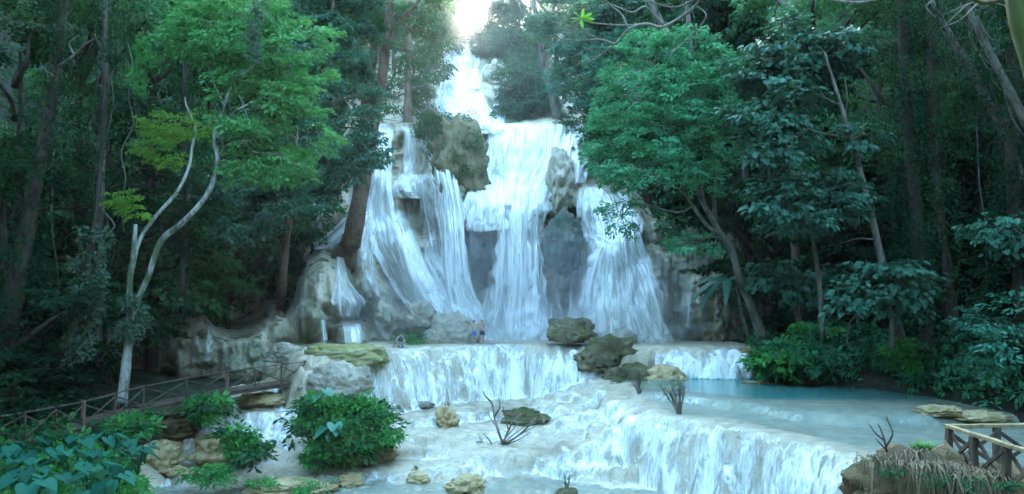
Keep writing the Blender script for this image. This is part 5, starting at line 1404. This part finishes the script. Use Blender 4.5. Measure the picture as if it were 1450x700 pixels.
gz = 6.56
p = P(671, 488, 51.8); person('shirtless person in bright blue shorts raising one arm outward on the terrace', (p[0], p[1], gz - .05), .35,
    [((-.42, -.1, 1.50), (-.58, -.16, 1.66)), ((.36, -.12, 1.32), (.56, -.2, 1.22))], [((-.13, -.05, .5), (-.15, .02, .08)), ((.13, -.03, .5), (.15, .03, .08))], -.02, [('shorts', 'shorts_blue', .75)])
p = P(683, 488, 52.2); person('shirtless person in dark navy shorts with hands raised to the head', (p[0], p[1], gz - .05), -.5,
    [((-.30, -.22, 1.45), (-.10, -.16, 1.66)), ((.30, -.2, 1.48), (.12, -.14, 1.68))], [((-.10, -.03, .5), (-.11, .03, .08)), ((.12, -.08, .5), (.12, .04, .08))], -.02, [('shorts', 'shorts_navy', .7)])
p = P(566, 497, 48.0); person('person in a dark blue top and patterned trousers sitting on the ledge', (p[0], p[1], p[2] - .45 + .42), .5,
    [((-.28, -.12, .68), (-.12, -.34, .62)), ((.28, -.14, .68), (.14, -.36, .62))], [((-.12, -.42, .46), (-.12, -.46, .08)), ((.12, -.42, .46), (.13, -.46, .08))], -.08, [('shirt', 'shirt', 1), ('trousers', 'trousers', 2)], sit=True)
rock('flat grey rock the seated person sits on', 567, 496, 48.4, 14, 9, 'boulder', .2, 51)

# ------------------------------------------------------------------ air: spray at the foot of the falls and thin haze in the gorge
def volume(name, v, f, dens, col=(0.85, 0.93, 1.0), aniso=0.2):
    m = bpy.data.materials.new(name + '_air'); m.use_nodes = True; t = m.node_tree; t.nodes.clear(); o_ = t.nodes.new('ShaderNodeOutputMaterial')
    vp = t.nodes.new('ShaderNodeVolumePrincipled'); vp.inputs['Color'].default_value = (*col, 1); vp.inputs['Density'].default_value = dens; vp.inputs['Anisotropy'].default_value = aniso
    t.links.new(vp.outputs[0], o_.inputs['Volume']); o = mesh_obj(name, v, f, m, None, False); return tag(o, kind='stuff')


def box(a, b):
    v = [(x, y, z) for x in (a[0], b[0]) for y in (a[1], b[1]) for z in (a[2], b[2])]
    return np.array(v, float), np.array([(0, 1, 3, 2), (4, 6, 7, 5), (0, 4, 5, 1), (2, 3, 7, 6), (0, 2, 6, 4), (1, 5, 7, 3)])


HAZE = 0.0001
def egg(c, r):
    v, f = ico(4); return v * np.array(r) + np.array(c), f


volume('spray', *egg((1.0, 53.0, 7.5), (14, 3.6, 8)), 0.055)
volume('mist', *egg((-2, 82, 30), (15, 32, 28)), 0.0014, (0.94, 0.97, 0.98), .52)
if HAZE: volume('haze', *box((-195, -135, -8), (195, 305, 130)), HAZE, (0.80, 0.92, 1.0), .35)


# ------------------------------------------------------------------ camera, light
cam = bpy.data.cameras.new('camera'); co = bpy.data.objects.new('camera', cam); COL.objects.link(co)
co.location = (0, 0, EYE); co.rotation_euler = (math.radians(90), 0, 0)
cam.sensor_width = 36; cam.lens = 36 * 1000 / 1450; cam.shift_y = 70 / 1450; cam.clip_end = 3000; cam.clip_start = 0.1
SC.camera = co

SUN_EL = math.radians(23.2); SUN_AZ = math.radians(-2.6)
sd = Vector((math.sin(SUN_AZ) * math.cos(SUN_EL), math.cos(SUN_AZ) * math.cos(SUN_EL), math.sin(SUN_EL)))
sl = bpy.data.lights.new('sun', 'SUN'); sl.energy = 3.5; sl.angle = math.radians(0.5); sl.color = (1.0, 0.93, 0.82)
so = bpy.data.objects.new('sun', sl); COL.objects.link(so); so.rotation_euler = (-sd).to_track_quat('-Z', 'Y').to_euler(); so.location = (0, 150, 90)
w = bpy.data.worlds.new('World'); SC.world = w; w.use_nodes = True
wt = w.node_tree; bg = wt.nodes['Background']; bg.inputs[1].default_value = 0.15
sk = wt.nodes.new('ShaderNodeTexSky'); sk.sky_type = 'NISHITA'; sk.sun_disc = False
sk.sun_elevation = SUN_EL; sk.sun_rotation = SUN_AZ; sk.air_density = 1.0; sk.dust_density = 1.0; sk.ozone_density = 0.0
mx = wt.nodes.new('ShaderNodeMix'); mx.data_type = 'RGBA'; mx.blend_type = 'MULTIPLY'; mx.inputs[0].default_value = 1
mx.inputs[7].default_value = (0.80, 1.0, 0.95, 1)          # tint put on the sky light for an overall cyan cast
wt.links.new(sk.outputs[0], mx.inputs[6]); wt.links.new(mx.outputs[2], bg.inputs[0])

SC.view_settings.view_transform = 'Standard'; SC.view_settings.look = 'None'; SC.view_settings.gamma = 1
SC.view_settings.exposure = 4.4
SC.render.engine = 'CYCLES'
cy = SC.cycles
cy.use_denoising = True
try: cy.denoiser = 'OPENIMAGEDENOISE'
except Exception: pass
cy.max_bounces = 8; cy.transparent_max_bounces = 24; cy.diffuse_bounces = 4; cy.glossy_bounces = 2; cy.volume_bounces = 0
cy.sample_clamp_indirect = 6; cy.caustics_reflective = False; cy.caustics_refractive = False
